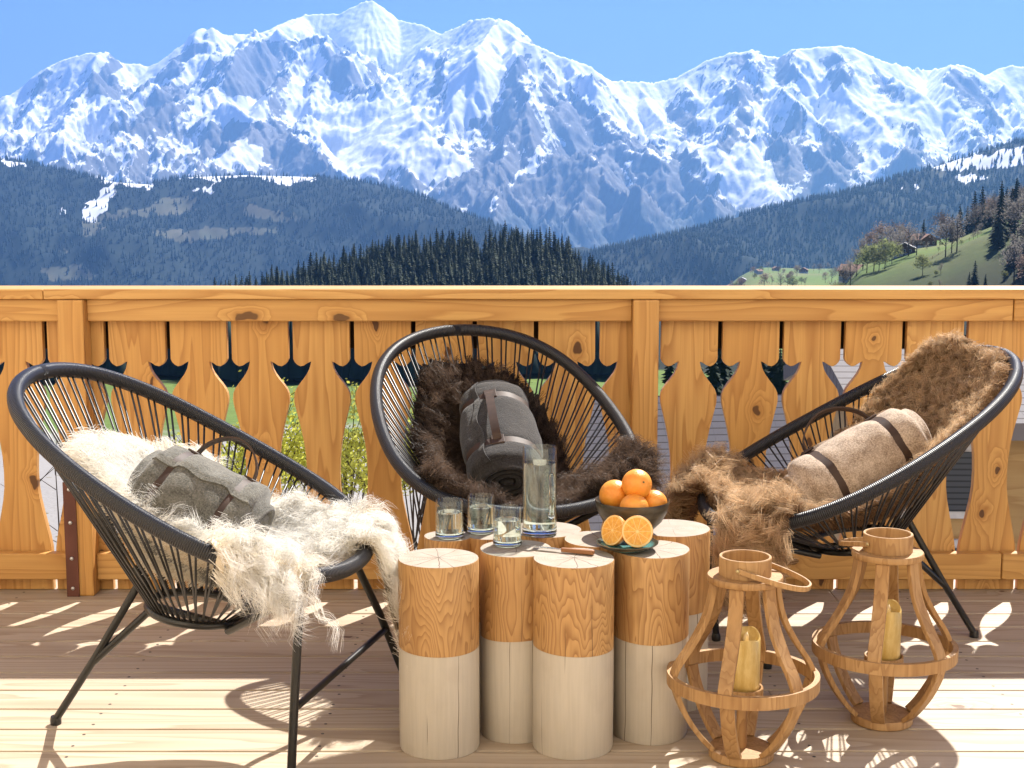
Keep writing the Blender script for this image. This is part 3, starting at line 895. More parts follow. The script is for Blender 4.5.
def deck():
    b = MB(); g = random.Random(3)
    k0 = 3.311
    for k in range(-25, 12):
        y0 = k0 + .1451 * k + .004; y1 = y0 + .1451 - .008
        cuts = [-6, -6 + g.uniform(1.5, 3.5)] if False else [-6]
        x = -6.0; xs = [x]
        while x < 6: x += g.uniform(6, 9); xs.append(min(x, 6.0))
        for a, c in zip(xs[:-1], xs[1:]):
            b.a = g.random()
            b.box(a + .001, c - .001, y0, y1, -.028, 0)
    o = b.build('deck', DECKM, bevel=.004, bseg=2, attr='board')
    tag(o, kind='structure')
    b = MB()
    for k in range(-10, 12):
        for i in range(-9, 10):
            for dy in (.035, .11):
                x = i * .61 + .13 + g.uniform(-.006, .006); y = k0 + .1451 * k + dy + g.uniform(-.004, .004)
                b.lathe([(0, .0006), (.0042, .0006), (.0046, .0002)], 8, Matrix.Translation((x, y, 0)))
    tag(b.build('deck_screws', simple('deck_screw', (.10, .085, .07), .5, .4, .6, bump=0)), kind='structure')
    b = MB(); b.box(-6, 6, -.3, 4.9, -.22, -.09)
    tag(b.build('deck_frame', larch), kind='structure')
    b = MB()
    for x in (-5.6, -2, 1.6, 5.2): b.box(x - .08, x + .08, 4.55, 4.71, -3.4, -.225)
    tag(b.build('deck_frame', larch), kind='structure')


deck()
RY = 4.70                                                   # front face of the railing


def z_at(py, y):
    return at_y(512, py, y)[2]


def railing():
    r = empty('wooden_railing', 'long pine balcony railing with cut-out tulip balusters and flat handrail at the deck edge', 'railing', (0, RY, 0))
    # handrail in lengths
    for x0, x1 in ((-5.9, -1.5725), (-1.5705, 2.35), (2.352, 5.9)):
        b = MB(); b.box(x0, x1, -.012, .19, 1.02, 1.054); b.build('handrail', PINE_X, r, bevel=.004, bseg=2)
    posts = [-3.42, -1.478, .449, 2.375, 4.3]
    post_w = .087
    ends = [-5.9] + posts + [5.9]
    for i, x in enumerate(posts):
        b = MB(); b.box(x - post_w / 2, x + post_w / 2, -.028, .052, .001, 1.0185); b.build('post', PINE, r, bevel=.006, bseg=2)
        b = MB(); b.box(x - post_w / 2 - .004, x - post_w / 2 + .038, -.034, -.0285, .001, .40)
        if i == 1:
            pl = b.build('steel_plate', simple('rusty_brown_steel', (.13, .045, .03), .5, .5, .3, .25, 9), r)
            sc = MB()
            for z in (.03, .135, .26, .375):
                sc.lathe([(0, .004), (.0055, .003), (.007, 0)], 10, Matrix.Translation((x - post_w / 2 + .017, -.0345, z)) @ Matrix.Rotation(math.pi / 2, 4, 'X'))
            sc.build('screws', simple('zinc', (.6, .6, .6), .35, .5, .9, bump=0), pl)
    for i in range(len(ends) - 1):
        a = ends[i] + (post_w / 2 + .0005 if i else 0); c = ends[i + 1] - (post_w / 2 + .0005 if i < len(ends) - 2 else 0)
        seg = [(a, c)]
        if i == 3: seg = [(a, 1.690), (1.6935, c)]
        for s0, s1 in seg:
            b = MB(); b.box(s0, s1, .012, .054, .944, 1.0185); b.build('upper_rail', PINE_X, r, bevel=.003)
            b = MB(); b.box(s0, s1, .012, .054, .048, .14); b.build('lower_rail', PINE_X, r, bevel=.003)
    # balusters
    prof = [(320, 2.3), (340, 2.3), (359, 2.3), (362, 3.6), (364.8, 6.2), (366.4, 9.4), (365.6, 13), (363, 16.8), (361.6, 20), (364.5, 19.4), (369, 18.2), (374, 15.6), (379, 12), (384, 8), (389, 4.6), (393, 3.0), (398, 2.4), (403, 2.7), (408, 3.8), (416, 5.8), (428, 8.7), (442, 11.5), (457, 13.3), (472, 14), (487, 13.7), (500, 12), (513, 9.3), (526, 6.4), (538, 3.8), (547, 2.3), (552, 2.1)]
    yb = RY + .0565; hw = .1048
    R2 = [(hw - g / 291.0, z_at(py, yb)) for py, g in prof]
    zt, zb = 1.0185, .0015
    R2 = [(hw - 2.3 / 291, zt)] + R2 + [(hw - 2.1 / 291, zb)]
    ol = R2 + [(-x, z) for x, z in reversed(R2)]
    bm = bmesh.new()
    vs_ = [bm.verts.new((x, 0, z)) for x, z in ol]
    f = bm.faces.new(vs_)
    ex = bmesh.ops.extrude_face_region(bm, geom=[f])
    bmesh.ops.translate(bm, vec=(0, .028, 0), verts=[v for v in ex['geom'] if isinstance(v, bmesh.types.BMVert)])
    bmesh.ops.triangulate(bm, faces=[q for q in bm.faces if len(q.verts) > 4])
    bmesh.ops.recalc_face_normals(bm, faces=bm.faces)
    es = [e for e in bm.edges if len(e.link_faces) == 2 and abs(e.calc_face_angle(0) - math.pi / 2) < .3 and abs(e.verts[0].co.y - e.verts[1].co.y) < 1e-5]
    bmesh.ops.bevel(bm, geom=es, offset=.0022, segments=2, affect='EDGES', profile=.6)
    me = bpy.data.meshes.new('baluster'); bm.to_mesh(me); bm.free()
    me.materials.append(PINE)
    for k in range(-25, 25):
        xs = .711 + .2096 * k                              # gap centres; board sits between gaps
        x = xs + .1048
        if abs(x) > 5.7: continue
        o = bpy.data.objects.new('baluster', me); COL.objects.link(o); o.parent = r
        o.location = (x, .0565, 0)


railing()

# flower boxes hung outside, seen as dark bars through the upper slots
boxw = simple('dark_stained_wood', (.022, .016, .012), .7, .2)
for k, (a, c, lab) in enumerate([(20, 200, 'dark stained planter box hung outside the railing at the left end'), (335, 560, 'dark stained planter box hung outside the railing behind the dark-furred chair'), (692, 925, 'dark stained planter box hung outside the railing behind the brown-furred chair')]):
    xa, xc = [at_y(q, 330, 4.93)[0] for q in (a, c)]
    r = empty('planter_box', lab, 'planter', ((xa + xc) / 2, 4.93, z_at(349, 4.84)), 0, 'planter boxes outside the railing')
    L = (xc - xa) / 2; t = .018; H = .135; D = .085
    b = MB()
    b.box(-L, L, -D, -D + t, 0, H); b.box(-L, L, D - t, D, 0, H); b.box(-L, -L + t, -D + t, D - t, 0, H); b.box(L - t, L, -D + t, D - t, 0, H); b.box(-L + t, L - t, -D + t, D - t, 0, t)
    b.build('box', boxw, r, bevel=.002)
    b = MB(); b.box(-L + t + .001, L - t - .001, -D + t + .001, D - t - .001, t + .001, H - .02); b.build('soil', simple('soil', (.035, .024, .016), .95, .1, var=.4, vs_=60), r)

# ------------------------------------------------------------------ log table
LOGM = wood('bare_log', (.57, .35, .145), (.47, .255, .09), (.20, .075, .02), knot=(.08, .03, .012), axis=2, ring=30, sc=9, knots=3.0, kthr=.62, ksize=.07, rough=.5, bump=.2, stretch=.22)


def crack_lines(m, c, dark, n=1.1, thr=.012):
    """fine drying cracks down the log"""
    s = m.sep(m.coord()); ang = m.math('ARCTAN2', s[1], s[0])
    w = m.math('ADD', m.math('ADD', ang, m.math('MULTIPLY', m.rnd(), 40)), m.math('MULTIPLY', m.noise(m.vmul(m.coord(), (6, 6, 5)), 1, 2), .16))
    e = m.voro(None, n, 'DISTANCE_TO_EDGE', 'Distance', 1.0, '1D', w)
    zz = m.noise(m.vadd(m.vmul(m.coord(), (7, 7, 2.5)), m.comb(m.math('MULTIPLY', m.rnd(), 31))), 1, 1)
    k = m.math('MULTIPLY', m.math('LESS_THAN', e, m.math('MULTIPLY', m.rng(zz, .44, .62), thr)), .9)
    return m.mix(k, c, dark), k


src = LOGM.b.inputs['Base Color'].links[0].from_socket
cc, _ = crack_lines(LOGM, src, (.05, .025, .012)); LOGM.color(cc)
LOGM = LOGM.m
pm = Mat('white_limewash', .75, .25)
fib = pm.noise(pm.vmul(pm.coord(), (1, 1, .05)), 130, 3, .6)
c0 = pm.mix(pm.rng(fib, .35, .65), (.50, .45, .37), (.545, .49, .405))
c0 = pm.mix(pm.math('MULTIPLY', pm.rng(pm.noise(pm.coord(), 9, 4), .55, .75), .35), c0, (.38, .32, .25))
cc, kk = crack_lines(pm, c0, (.10, .075, .05), 1.3, .014); pm.color(cc)
pm.bump(fib, .25, .001)
LIME = pm.m
em = Mat('log_end_grain', .7, .25)
s_ = em.sep(em.coord()); rr = em.math('SQRT', em.math('ADD', em.math('MULTIPLY', s_[0], s_[0]), em.math('MULTIPLY', s_[1], s_[1])))
rr2 = em.math('ADD', rr, em.math('MULTIPLY', em.noise(em.coord(), 16, 3), .022))
ringv = em.math('FRACT', em.math('MULTIPLY', rr2, 150))
c0 = em.mix(em.math('MULTIPLY', em.math('POWER', ringv, 3), .5), (.36, .30, .235), (.21, .14, .085))
c0 = em.mix(em.rng(em.noise(em.coord(), 25, 5, .6), .4, .75), c0, (.38, .335, .28))
ang = em.math('ARCTAN2', s_[1], s_[0])
w = em.math('ADD', em.math('ADD', ang, em.math('MULTIPLY', em.rnd(), 40)), em.math('MULTIPLY', em.noise(em.coord(), 30, 2), .25))
e1 = em.voro(None, 1.5, 'DISTANCE_TO_EDGE', 'Distance', 1.0, '1D', w)
ln = em.math('MULTIPLY', e1, rr)
lim = em.noise(em.vadd(em.vmul(em.coord(), (9, 9, 1)), em.comb(em.math('MULTIPLY', em.rnd(), 19))), 1, 1)
kk = em.math('LESS_THAN', ln, em.math('MULTIPLY', em.rng(lim, .40, .6), .0016))
c0 = em.mix(em.math('MULTIPLY', kk, .85), c0, (.10, .06, .035))
em.color(c0); em.bump(em.noise(em.coord(), 200, 3), .3, .001)
ENDG = em.m
LH = .48


def log_stool(px, py, w, label, split=.262, paint_off=0, seed=0):
    p = on_z(px, py, LH); d = p[1] * CP - (p[2] - CAM_H) * SP; R = w * d / F_PX / 2
    g = random.Random(seed + int(px))
    r = empty('log_stool', label, 'log stool', (p[0], p[1], 0), g.uniform(0, 6.28), 'log stools grouped as a table')
    n = 56
    wob = [(g.uniform(.0, .012), g.randint(2, 4), g.uniform(0, 6.28)) for _ in range(3)]
    def rad(j, k=1.0): return R * k * (1 + sum(a * math.cos(f_ * 2 * math.pi * j / n + q) for a, f_, q in wob))
    def rings(zk):
        return [[(rad(j, k) * math.cos(2 * math.pi * j / n), rad(j, k) * math.sin(2 * math.pi * j / n), z + (dz * math.sin(2 * math.pi * j / n + 1))) for j in range(n)] for z, k, dz in zk]
    def skin(b, rs):
        V = [q for k in rs for q in k]; Fc = [(i * n + j, i * n + (j + 1) % n, (i + 1) * n + (j + 1) % n, (i + 1) * n + j) for i in range(len(rs) - 1) for j in range(n)]
        b.add(V, Fc); return b
    b = skin(MB(), rings([(split, 1, .004), (.36, 1, 0), (LH - .004, 1, 0), (LH - .0008, .985, 0)]))
    top = rings([(LH - .0008, .985, 0)])[0]
    o = b.build('bare_wood', LOGM, r, smooth=R_(40))
    b = MB(); b.add(top + [(0, 0, LH)], [(j, (j + 1) % n, n) for j in range(n)])
    b.build('sawn_top', ENDG, r)
    b = skin(MB(), rings([(.0005, .985, 0), (.004, 1.002, 0), (.15, 1.002, 0), (split - .0002, 1.002, .004)]))
    bot = rings([(.0005, .985, 0)])[0]
    b.add(bot + [(0, 0, .0005)], [((j + 1) % n, j, n) for j in range(n)])
    b.build('limewashed_base', LIME, r, smooth=R_(40))
    return p, R


LOGS = [(438.5, 557.5, 80.7, 'front-left log stool with bare star-cracked top and nothing standing on it'),
        (516, 548, 73, 'log stool between the front two, under the short tumbler and the knife blade'),
        (574, 557.5, 82, 'foremost log stool of the group with the wooden knife handle on its top'),
        (652, 548.5, 76, 'log stool under the orange halves, split by a long crack from top to floor'),
        (448, 535.5, 48, 'slim log stool at the rear left corner under the left tumbler'),
        (488, 534, 46, 'slim log stool under the middle tumbler at the rear'),
        (545, 529, 72, 'rear log stool right behind the glass carafe'),
        (599, 538.5, 70, 'log stool in the middle under the front of the fruit bowl'),
        (671.5, 527.5, 77, 'rear right log stool, tall pale side showing beside the bowl')]
for q in LOGS: log_stool(*q)


# ------------------------------------------------------------------ things on the table
def glassy(name, tint=(.93, .98, .965), rough=0.0, ior=1.5):
    m = Mat(name)
    ge = m.n('ShaderNodeNewGeometry')
    dp = m.math('ABSOLUTE', m.n('ShaderNodeVectorMath', {0: ge.outputs['Incoming'], 1: ge.outputs['Normal']}, operation='DOT_PRODUCT').outputs['Value'])
    fr = m.math('ADD', m.math('MULTIPLY', m.math('POWER', m.math('SUBTRACT', 1.0, dp), 5.0), .9), .04)
    tr = m.n('ShaderNodeBsdfTransparent', {'Color': (*tint, 1)})
    gl = m.n('ShaderNodeBsdfGlossy', {'Color': (1, 1, 1, 1), 'Roughness': rough})
    mx = m.n('ShaderNodeMixShader', {0: fr, 1: tr.outputs[0], 2: gl.outputs[0]})
    m.nt.links.new(mx.outputs[0], m.out.inputs['Surface'])
    return m.m


def refr(name, tint, ior):
    m = Mat(name, 0.0)
    m.b.inputs['Transmission Weight'].default_value = 1; m.b.inputs['IOR'].default_value = ior
    m.color((*tint, 1)) if False else m.set(m.b.inputs['Base Color'], tint)
    return m.m


GLASS = glassy('clear_glass', (.95, .99, .975))
GLASS_EDGE = refr('glass_thick', (.88, .98, .95), 1.5)
WATER = refr('water', (1.0, 1.0, 1.0), 1.33)


def vessel(name, label, cat, px, py, rb, rt, h, wall, base, fill, group=None):
    p = on_z(px, py, LH)
    r = empty(name, label, cat, (p[0], p[1], LH + .001), 0, group)
    def ro(z): return rb + (rt - rb) * z / h
    b = MB(); b.lathe([(ro(base), base + .0004), (ro(h), h - .001), (ro(h) - wall * .5, h), (ro(h) - wall, h - .001), (ro(base) - wall, base + .0008)], 40)
    b.build('wall', GLASS, r, smooth=R_(60))
    b = MB(); b.lathe([(0, .0), (rb - .004, .0), (rb, .003), (ro(base), base), (0, base)], 40); b.build('thick_base', GLASS_EDGE, r, smooth=R_(40))
    b = MB(); zi = base + .0012; k = wall + .0006
    b.lathe([(0, zi), (ro(zi) - k, zi), (ro(fill) - k, fill), (0, fill - .0006)], 40); b.build('water', WATER, r, smooth=R_(40))
    return r


vessel('tumbler', 'water glass at the left end of the log table', 'tumbler', 449.5, 537, .037, .0355, .098, .0022, .014, .066, 'water tumblers')
vessel('tumbler', 'middle water glass, standing furthest back beside the brown-furred rim', 'tumbler', 481, 532, .037, .0355, .098, .0022, .014, .068, 'water tumblers')
vessel('tumbler', 'shortest-looking water glass right in front of the carafe', 'tumbler', 507.5, 545, .037, .0355, .098, .0022, .014, .066, 'water tumblers')
jr = vessel('carafe', 'tall straight glass carafe of water with an inset glass handle', 'carafe', 539.5, 534, .046, .0445, .232, .0026, .018, .19)
b = MB(); pts = []
for i in range(25):
    t = i / 24; a = math.pi * (1.0 - t * 1.0)
    pts.append((.030 + .0 * t, -.036 - .040 * math.sin(math.pi * t) * 1.0, .165 - .11 * t))
b.tube(pts, [.006 + .003 * (i / 24) for i in range(25)], 10); b.build('handle', GLASS_EDGE, jr, smooth=True)

# bowl of oranges
bowlm = Mat('bronze_glaze', .34, .35)
bowlm.color(bowlm.mix(bowlm.rng(bowlm.noise(bowlm.vmul(bowlm.coord(), (1, 1, 4)), 14, 5, .65), .35, .7), (.03, .024, .015), (.10, .085, .06)))
bowlm.bump(bowlm.noise(bowlm.vmul(bowlm.coord(), (.3, .3, 1)), 130, 2), .25, .001)
pb = on_z(632, 533, LH)
br = empty('fruit_bowl', 'round dark bronze-glazed bowl holding the whole oranges', 'bowl', (pb[0], pb[1], LH + .0005))
b = MB(); b.lathe([(0, 0), (.036, 0), (.040, .004), (.058, .014), (.078, .034), (.092, .06), (.0985, .088), (.0975, .0895), (.0955, .088), (.089, .061), (.075, .037), (.055, .018), (0, .012)], 56)
b.build('bowl', bowlm.m, br, smooth=R_(50))
om = Mat('orange_peel', .42, .5)
oc = om.mix(om.rng(om.noise(om.coord(), 22, 3), .35, .7), (.80, .27, .028), (.86, .37, .05))
om.color(oc); om.bump(om.math('MULTIPLY', om.voro(om.coord(), 260, 'F1'), -1), .5, .0012)
PEEL = om.m
stemm = simple('stem_scar', (.16, .14, .05), .8, .2)


def orange(label, x, y, z, r, tilt):
    o = empty('orange', label, 'orange', (x, y, z)); o['group'] = 'whole oranges in the bowl'
    o.rotation_euler = tilt
    b = MB(); b.lathe([(0, -r)] + [(r * math.cos(a) * (1 - .02 * math.sin(a) ** 4), r * math.sin(a) * .96 - .003 * math.exp(-((math.pi / 2 - a) / .12) ** 2)) for a in np.linspace(-1.5, 1.5, 26)] + [(0, r * .96 - .003)], 32)
    b.build('peel', PEEL, o, smooth=True)
    b = MB(); b.lathe([(0, r * .96 - .0015), (.0028, r * .96 - .0018), (.0036, r * .96 - .003)], 8); b.build('stem_scar', stemm, o)
    return o


bx, by = pb[0], pb[1]; bz = LH
OR = .040
orange('orange at the top of the pile, resting on the other fruit', bx + .010, by - .012, bz + .133, OR, (1.2, .4, .3))
orange('orange at the left of the bowl, leaning high against the topmost one', bx - .046, by + .018, bz + .098, .041, (.3, 2.2, 1))
orange('orange at the front of the bowl, just showing over the rim below the topmost', bx + .000, by - .050, bz + .078, .038, (2.0, .2, 0))
orange('smallest orange at the right edge of the bowl', bx + .056, by + .002, bz + .080, .036, (.2, .5, 2))
orange('orange at the back of the bowl hidden behind the topmost one', bx + .012, by + .052, bz + .082, .037, (.8, .9, 2))

# plate, halves, knife
pl = on_z(627, 549.5, LH)
plm = Mat('teal_glaze', .22, .6)
sp = plm.sep(plm.coord()); rr = plm.math('SQRT', plm.math('ADD', plm.math('MULTIPLY', sp[0], sp[0]), plm.math('MULTIPLY', sp[1], sp[1])))
plm.color(plm.mix(plm.rng(rr, .060, .071), plm.mix(plm.noise(plm.coord(), 30, 4), (.05, .17, .17), (.14, .30, .27)), (.05, .045, .03)))
pr = empty('small_plate', 'small teal-glazed plate with dark rim carrying the orange halves', 'plate', (pl[0], pl[1], LH + .0006))
b = MB(); b.lathe([(0, 0), (.042, 0), (.046, .003), (.066, .009), (.078, .0175), (.0785, .0195), (.076, .0195), (.062, .0125), (.042, .0075), (0, .0065)], 48)
b.build('dish', plm.m, pr, smooth=R_(50))
fm = Mat('orange_flesh', .3, .6)
s_ = fm.sep(fm.coord()); rr = fm.math('SQRT', fm.math('ADD', fm.math('MULTIPLY', s_[0], s_[0]), fm.math('MULTIPLY', s_[1], s_[1])))
ang = fm.math('ARCTAN2', s_[1], s_[0])
seg = fm.math('ABSOLUTE', fm.math('SUBTRACT', fm.math('FRACT', fm.math('MULTIPLY', ang, 10 / (2 * math.pi))), .5))
memb = fm.math('MAXIMUM', fm.math('LESS_THAN', fm.math('MULTIPLY', fm.math('SUBTRACT', .5, seg), rr), .0008), fm.math('MAXIMUM', fm.math('GREATER_THAN', rr, .0345), fm.math('LESS_THAN', rr, .0035)))
fl = fm.mix(fm.rng(fm.noise(fm.vmul(fm.coord(), (1, 1, .2)), 110, 3, .6), .3, .7), (.70, .26, .015), (.88, .46, .06))
fm.color(fm.mix(memb, fl, (.86, .58, .22)))
fm.bump(fm.voro(fm.coord(), 190), .35, .0015)
FLESH = fm.m


def half(label, x, y, z, r, aim):
    o = empty('orange_half', label, 'orange half', (x, y, z)); o['group'] = 'orange halves on the plate'
    o.rotation_euler = Vector(aim).to_track_quat('Z', 'Y').to_euler()
    b = MB(); b.lathe([(0, -r * .93)] + [(r * math.cos(a), r * math.sin(a) * .95) for a in np.linspace(-1.5, 0, 16)] + [(r - .0006, .0004)], 36); b.build('peel', PEEL, o, smooth=R_(60))
    b = MB(); b.lathe([(0, .0006), (r - .004, .0007), (r - .0009, .0004)], 36); b.build('flesh', FLESH, o)


half('orange half whose cut face looks straight at the viewer', pl[0] + .024, pl[1] - .016, LH + .050, .040, (.08, -1, .28))
half('orange half tilted sideways, propped left of the facing half', pl[0] - .036, pl[1] + .010, LH + .047, .039, (-.75, -.62, .35))

ka, kb = on_z(594, 555.5, LH), on_z(533, 549.5, LH)
kd = math.atan2(kb[1] - ka[1], kb[0] - ka[0]); kl = math.hypot(kb[0] - ka[0], kb[1] - ka[1])
kr = empty('table_knife', 'small knife with brown wooden handle lying across the front log tops', 'knife', (ka[0], ka[1], LH + .002), kd)
hl = kl * .53
b = MB()
b.add([(0, -.0075, .0), (0, .0075, .0), (hl, .006, .0), (hl, -.006, .0), (0, -.006, .011), (0, .006, .011), (hl, .005, .010), (hl, -.005, .010)], [(0, 1, 2, 3), (4, 7, 6, 5), (0, 4, 5, 1), (1, 5, 6, 2), (2, 6, 7, 3), (3, 7, 4, 0)])
b.build('handle', wood('walnut_handle', (.30, .13, .05), (.24, .10, .035), (.12, .045, .015), axis=0, knots=0, sc=30, ring=6).m, kr, bevel=.002, bseg=2)
b = MB(); P = [(hl, -.004), (hl + .01, -.0055), (hl + .02, -.009), (kl * .85, -.0095), (kl * .96, -.006), (kl, .004), (kl * .9, .0055), (hl + .01, .005), (hl, .004)]
V = [(x, y, .0045) for x, y in P] + [(x, y, .006) for x, y in P]; n = len(P)
b.add(V, [tuple(range(n - 1, -1, -1)), tuple(range(n, 2 * n))] + [(i, (i + 1) % n, n + (i + 1) % n, n + i) for i in range(n)])
b.build('blade', simple('brushed_steel', (.62, .61, .60), .25, .5, 1.0, bump=.1), kr)


# ------------------------------------------------------------------ unseen house behind the viewer, walls sized and placed to bounce warm fill light
def fill_house():
    Y0 = -.5
    r = empty('chalet', 'unseen cream plastered chalet behind the viewer, with eaves, glazed terrace door and an added side wing, shaped to bounce light', 'house', (0, Y0, 0))
    pw = simple('cream_plaster', (.88, .79, .64), .9, .1, var=.04, vs_=2)
    b = MB()
    b.box(-9, -.9, -.3, 0, -3.2, 8.6); b.box(.9, 9, -.3, 0, -3.2, 8.6); b.box(-.9, .9, -.3, 0, 2.25, 8.6); b.box(-.9, .9, -.3, 0, -3.2, -.03)
    b.build('wall', pw, r)
    b = MB(); b.box(-3.3, -3.0, .002, 5.3, -3.2, 6.2); b.build('fill_wing_wall', pw, r)  # added side wing, out of view, bounces sunlight in and blocks blue sky
    b = MB(); b.box(-9.5, 9.5, -.3, .6, 8.61, 8.71); ev = b.build('eaves', PINE_X, r)
    b = MB()
    for i in range(16): x = -9 + i * 1.2; b.box(x - .06, x + .06, 0.01, .55, 8.46, 8.607)
    b.build('rafters', PINE_X, ev)
    b = MB(); b.box(-.9, -.82, -.2, -.1, 0, 2.25); b.box(.82, .9, -.2, -.1, 0, 2.25); b.box(-.04, .04, -.2, -.1, 0, 2.25); b.box(-.82, -.04, -.2, -.1, 2.15, 2.25); b.box(.04, .82, -.2, -.1, 2.15, 2.25)
    fr = b.build('door_frame', PINE, r)
    b = MB(); b.box(-.82, -.04, -.16, -.15, 0, 2.15); b.box(.04, .82, -.16, -.15, 0, 2.15); b.build('pane', dark_glass, fr)


fill_house()

# ------------------------------------------------------------------ wire chairs
CORD = simple('black_cord', (.018, .018, .02), .38, .5, var=.2, vs_=200, bump=0)
wm = Mat('black_wound_cord', .36, .5)
wm.color((.018, .018, .021)); wsn = wm.math('SINE', wm.math('MULTIPLY', wm.attr('along'), 2 * math.pi / .0052)); wm.bump(wsn, .8, .0012)
WOUND = wm.m
STEEL = simple('black_painted_steel', (.014, .014, .013), .3, .5, var=.1, bump=0)
CA, CB, CT, CE, CB2, CB3, CSQ = .42, .467, R_(28.1), -.078, .018, .002, .1
HUBZ, HUBY, HUBX, HUBL = .345, .0, .12, .12


class Chair:
    def __init__(s, x, y, deg, sc, zc):
        s.x, s.y, s.rot, s.sc, s.zc = x, y, R_(deg), sc, zc

    def rim(s, t):
        S = CB * np.cos(t); w = np.cos(t)
        X = CA * np.sin(t) * (1 + CE * np.cos(t) + CSQ * np.cos(2 * t))
        q = CB2 * w ** 2 + CB3 * w ** 3
        return np.stack([X * s.sc, (S * math.cos(CT) - math.sin(CT) * q) * s.sc, s.zc + (S * math.sin(CT) + math.cos(CT) * q) * s.sc], -1)

    def hub(s, t):
        return np.stack([HUBX * np.sin(t) * s.sc, (HUBY + HUBL * np.cos(t)) * s.sc, HUBZ + .018 * np.cos(t) + 0 * t], -1)

    def basket(s, t, r):
        """r: 0 hub centre .. 1 rim"""
        r = np.asarray(r)[..., None]; h, R = s.hub(t), s.rim(t)
        k = np.clip((r - .22) / .78, 0, 1); c = np.array([0, HUBY * s.sc, HUBZ])
        return np.where(r < .22, c + (h - c) * (r / .22), h + (R - h) * k)

    def to_world(s, P):
        c_, s_ = math.cos(s.rot), math.sin(s.rot)
        P = np.asarray(P); return np.stack([s.x + P[..., 0] * c_ - P[..., 1] * s_, s.y + P[..., 0] * s_ + P[..., 1] * c_, P[..., 2]], -1)

    def local(s, p):
        dx, dy = p[0] - s.x, p[1] - s.y
        return Vector((dx * math.cos(s.rot) + dy * math.sin(s.rot), -dx * math.sin(s.rot) + dy * math.cos(s.rot), p[2]))


def build_chair(C, label, feet_front, foot_rear):
    r = empty('wire_lounge_chair', label, 'chair', (C.x, C.y, 0), C.rot, 'egg-shaped cord chairs on the terrace')
    n = 120
    tt = np.linspace(0, 2 * np.pi, n, endpoint=False)
    P = C.rim(tt); b = MB(); b.tube(P, .0195, 14, closed=True)
    o = b.build('rim', WOUND, r, smooth=True)
    L = np.concatenate([[0], np.cumsum(np.linalg.norm(np.roll(P, -1, 0) - P, axis=1))])[:n]
    a = o.data.attributes.new('along', 'FLOAT', 'POINT'); a.data.foreach_set('value', np.repeat(L, 14).astype(np.float32))
    ns = 54; b = MB()
    ts = 2 * np.pi * np.arange(ns) / ns
    # even spacing along the rim
    q = C.rim(np.linspace(0, 2 * np.pi, 721)); cl = np.concatenate([[0], np.cumsum(np.linalg.norm(np.diff(q, axis=0), axis=1))])
    ts = np.interp(np.arange(ns) / ns * cl[-1], cl, np.linspace(0, 2 * np.pi, 721))
    for i, t in enumerate(ts):
        for d in (-.022, .022):
            R0 = C.rim(np.array(t + d)); H0 = C.hub(np.array(t - d * .5)); 
            b.tube([R0, H0], .0029, 5)
    b.build('cord_weave', CORD, r, smooth=True)
    b = MB(); hp = C.hub(np.linspace(0, 2 * np.pi, 48, endpoint=False)) + np.array([0, 0, -.006]); b.tube(hp, .011, 8, closed=True); b.build('seat_ring', STEEL, r, smooth=True)
    # frame
    fa, fb = [C.local(p) for p in feet_front]; fr = C.local(foot_rear)
    hr = C.hub(np.array([.75, -.75])); hf = C.hub(np.array([math.pi - .9, math.pi + .9]))
    legs = []
    tq = np.linspace(math.pi * .5, math.pi * 1.5, 400); Rq = C.rim(tq)
    for f in (fa, fb):
        tt_ = tq[np.argmin(np.abs(Rq[:, 0] - np.clip(f.x, -.3, .3)))]
        top = Vector(C.rim(np.array(tt_))); inn = Vector(C.hub(np.array(tt_)))
        top2 = top.lerp(inn, .06) + Vector((0, 0, -.03))
        b = MB(); b.tube([f + Vector((0, 0, .012)), f.lerp(top2, .5), top2 + Vector((0, 0, -.05)), top2, top2.lerp(inn, .12) + Vector((0, 0, -.006)), inn + Vector((0, 0, -.024))], .0105, 10)
        lg = b.build('leg', STEEL, r, smooth=R_(60))
        b = MB(); b.lathe([(0, 0), (.014, 0), (.0145, .012), (.0125, .022), (0, .022)], 12, Matrix.Translation(f)); b.build('foot_cap', STEEL, lg, smooth=R_(40))
        legs.append((f, top2))
    up = Vector((0, .15 * C.sc, .405)); j = fr.lerp(up, .45)
    und = Vector(C.hub(np.array(.0))) + Vector((0, 0, -.026)); und2 = Vector(C.hub(np.array(math.pi + .3))) + Vector((0, 0, -.02))
    b = MB(); b.tube([fr + Vector((0, 0, .012)), j, up, up + Vector((0, .02, .03))], .0105, 10)
    b.tube([j + Vector((0, 0, -.004)), j.lerp(und, .85) + Vector((0, 0, -.003)), und, und.lerp(und2, .5), und2], .010, 10)
    lg = b.build('leg', STEEL, r, smooth=R_(60))
    b = MB(); b.lathe([(0, 0), (.014, 0), (.0145, .012), (.0125, .022), (0, .022)], 12, Matrix.Translation(fr)); b.build('foot_cap', STEEL, lg, smooth=R_(40))
    k = .40
    p0 = legs[0][0].lerp(legs[0][1], k); p1 = legs[1][0].lerp(legs[1][1], k)
    b = MB(); b.tube([p0, p1], .009, 10); b.build('crossbar', STEEL, r, smooth=R_(60))
    return r


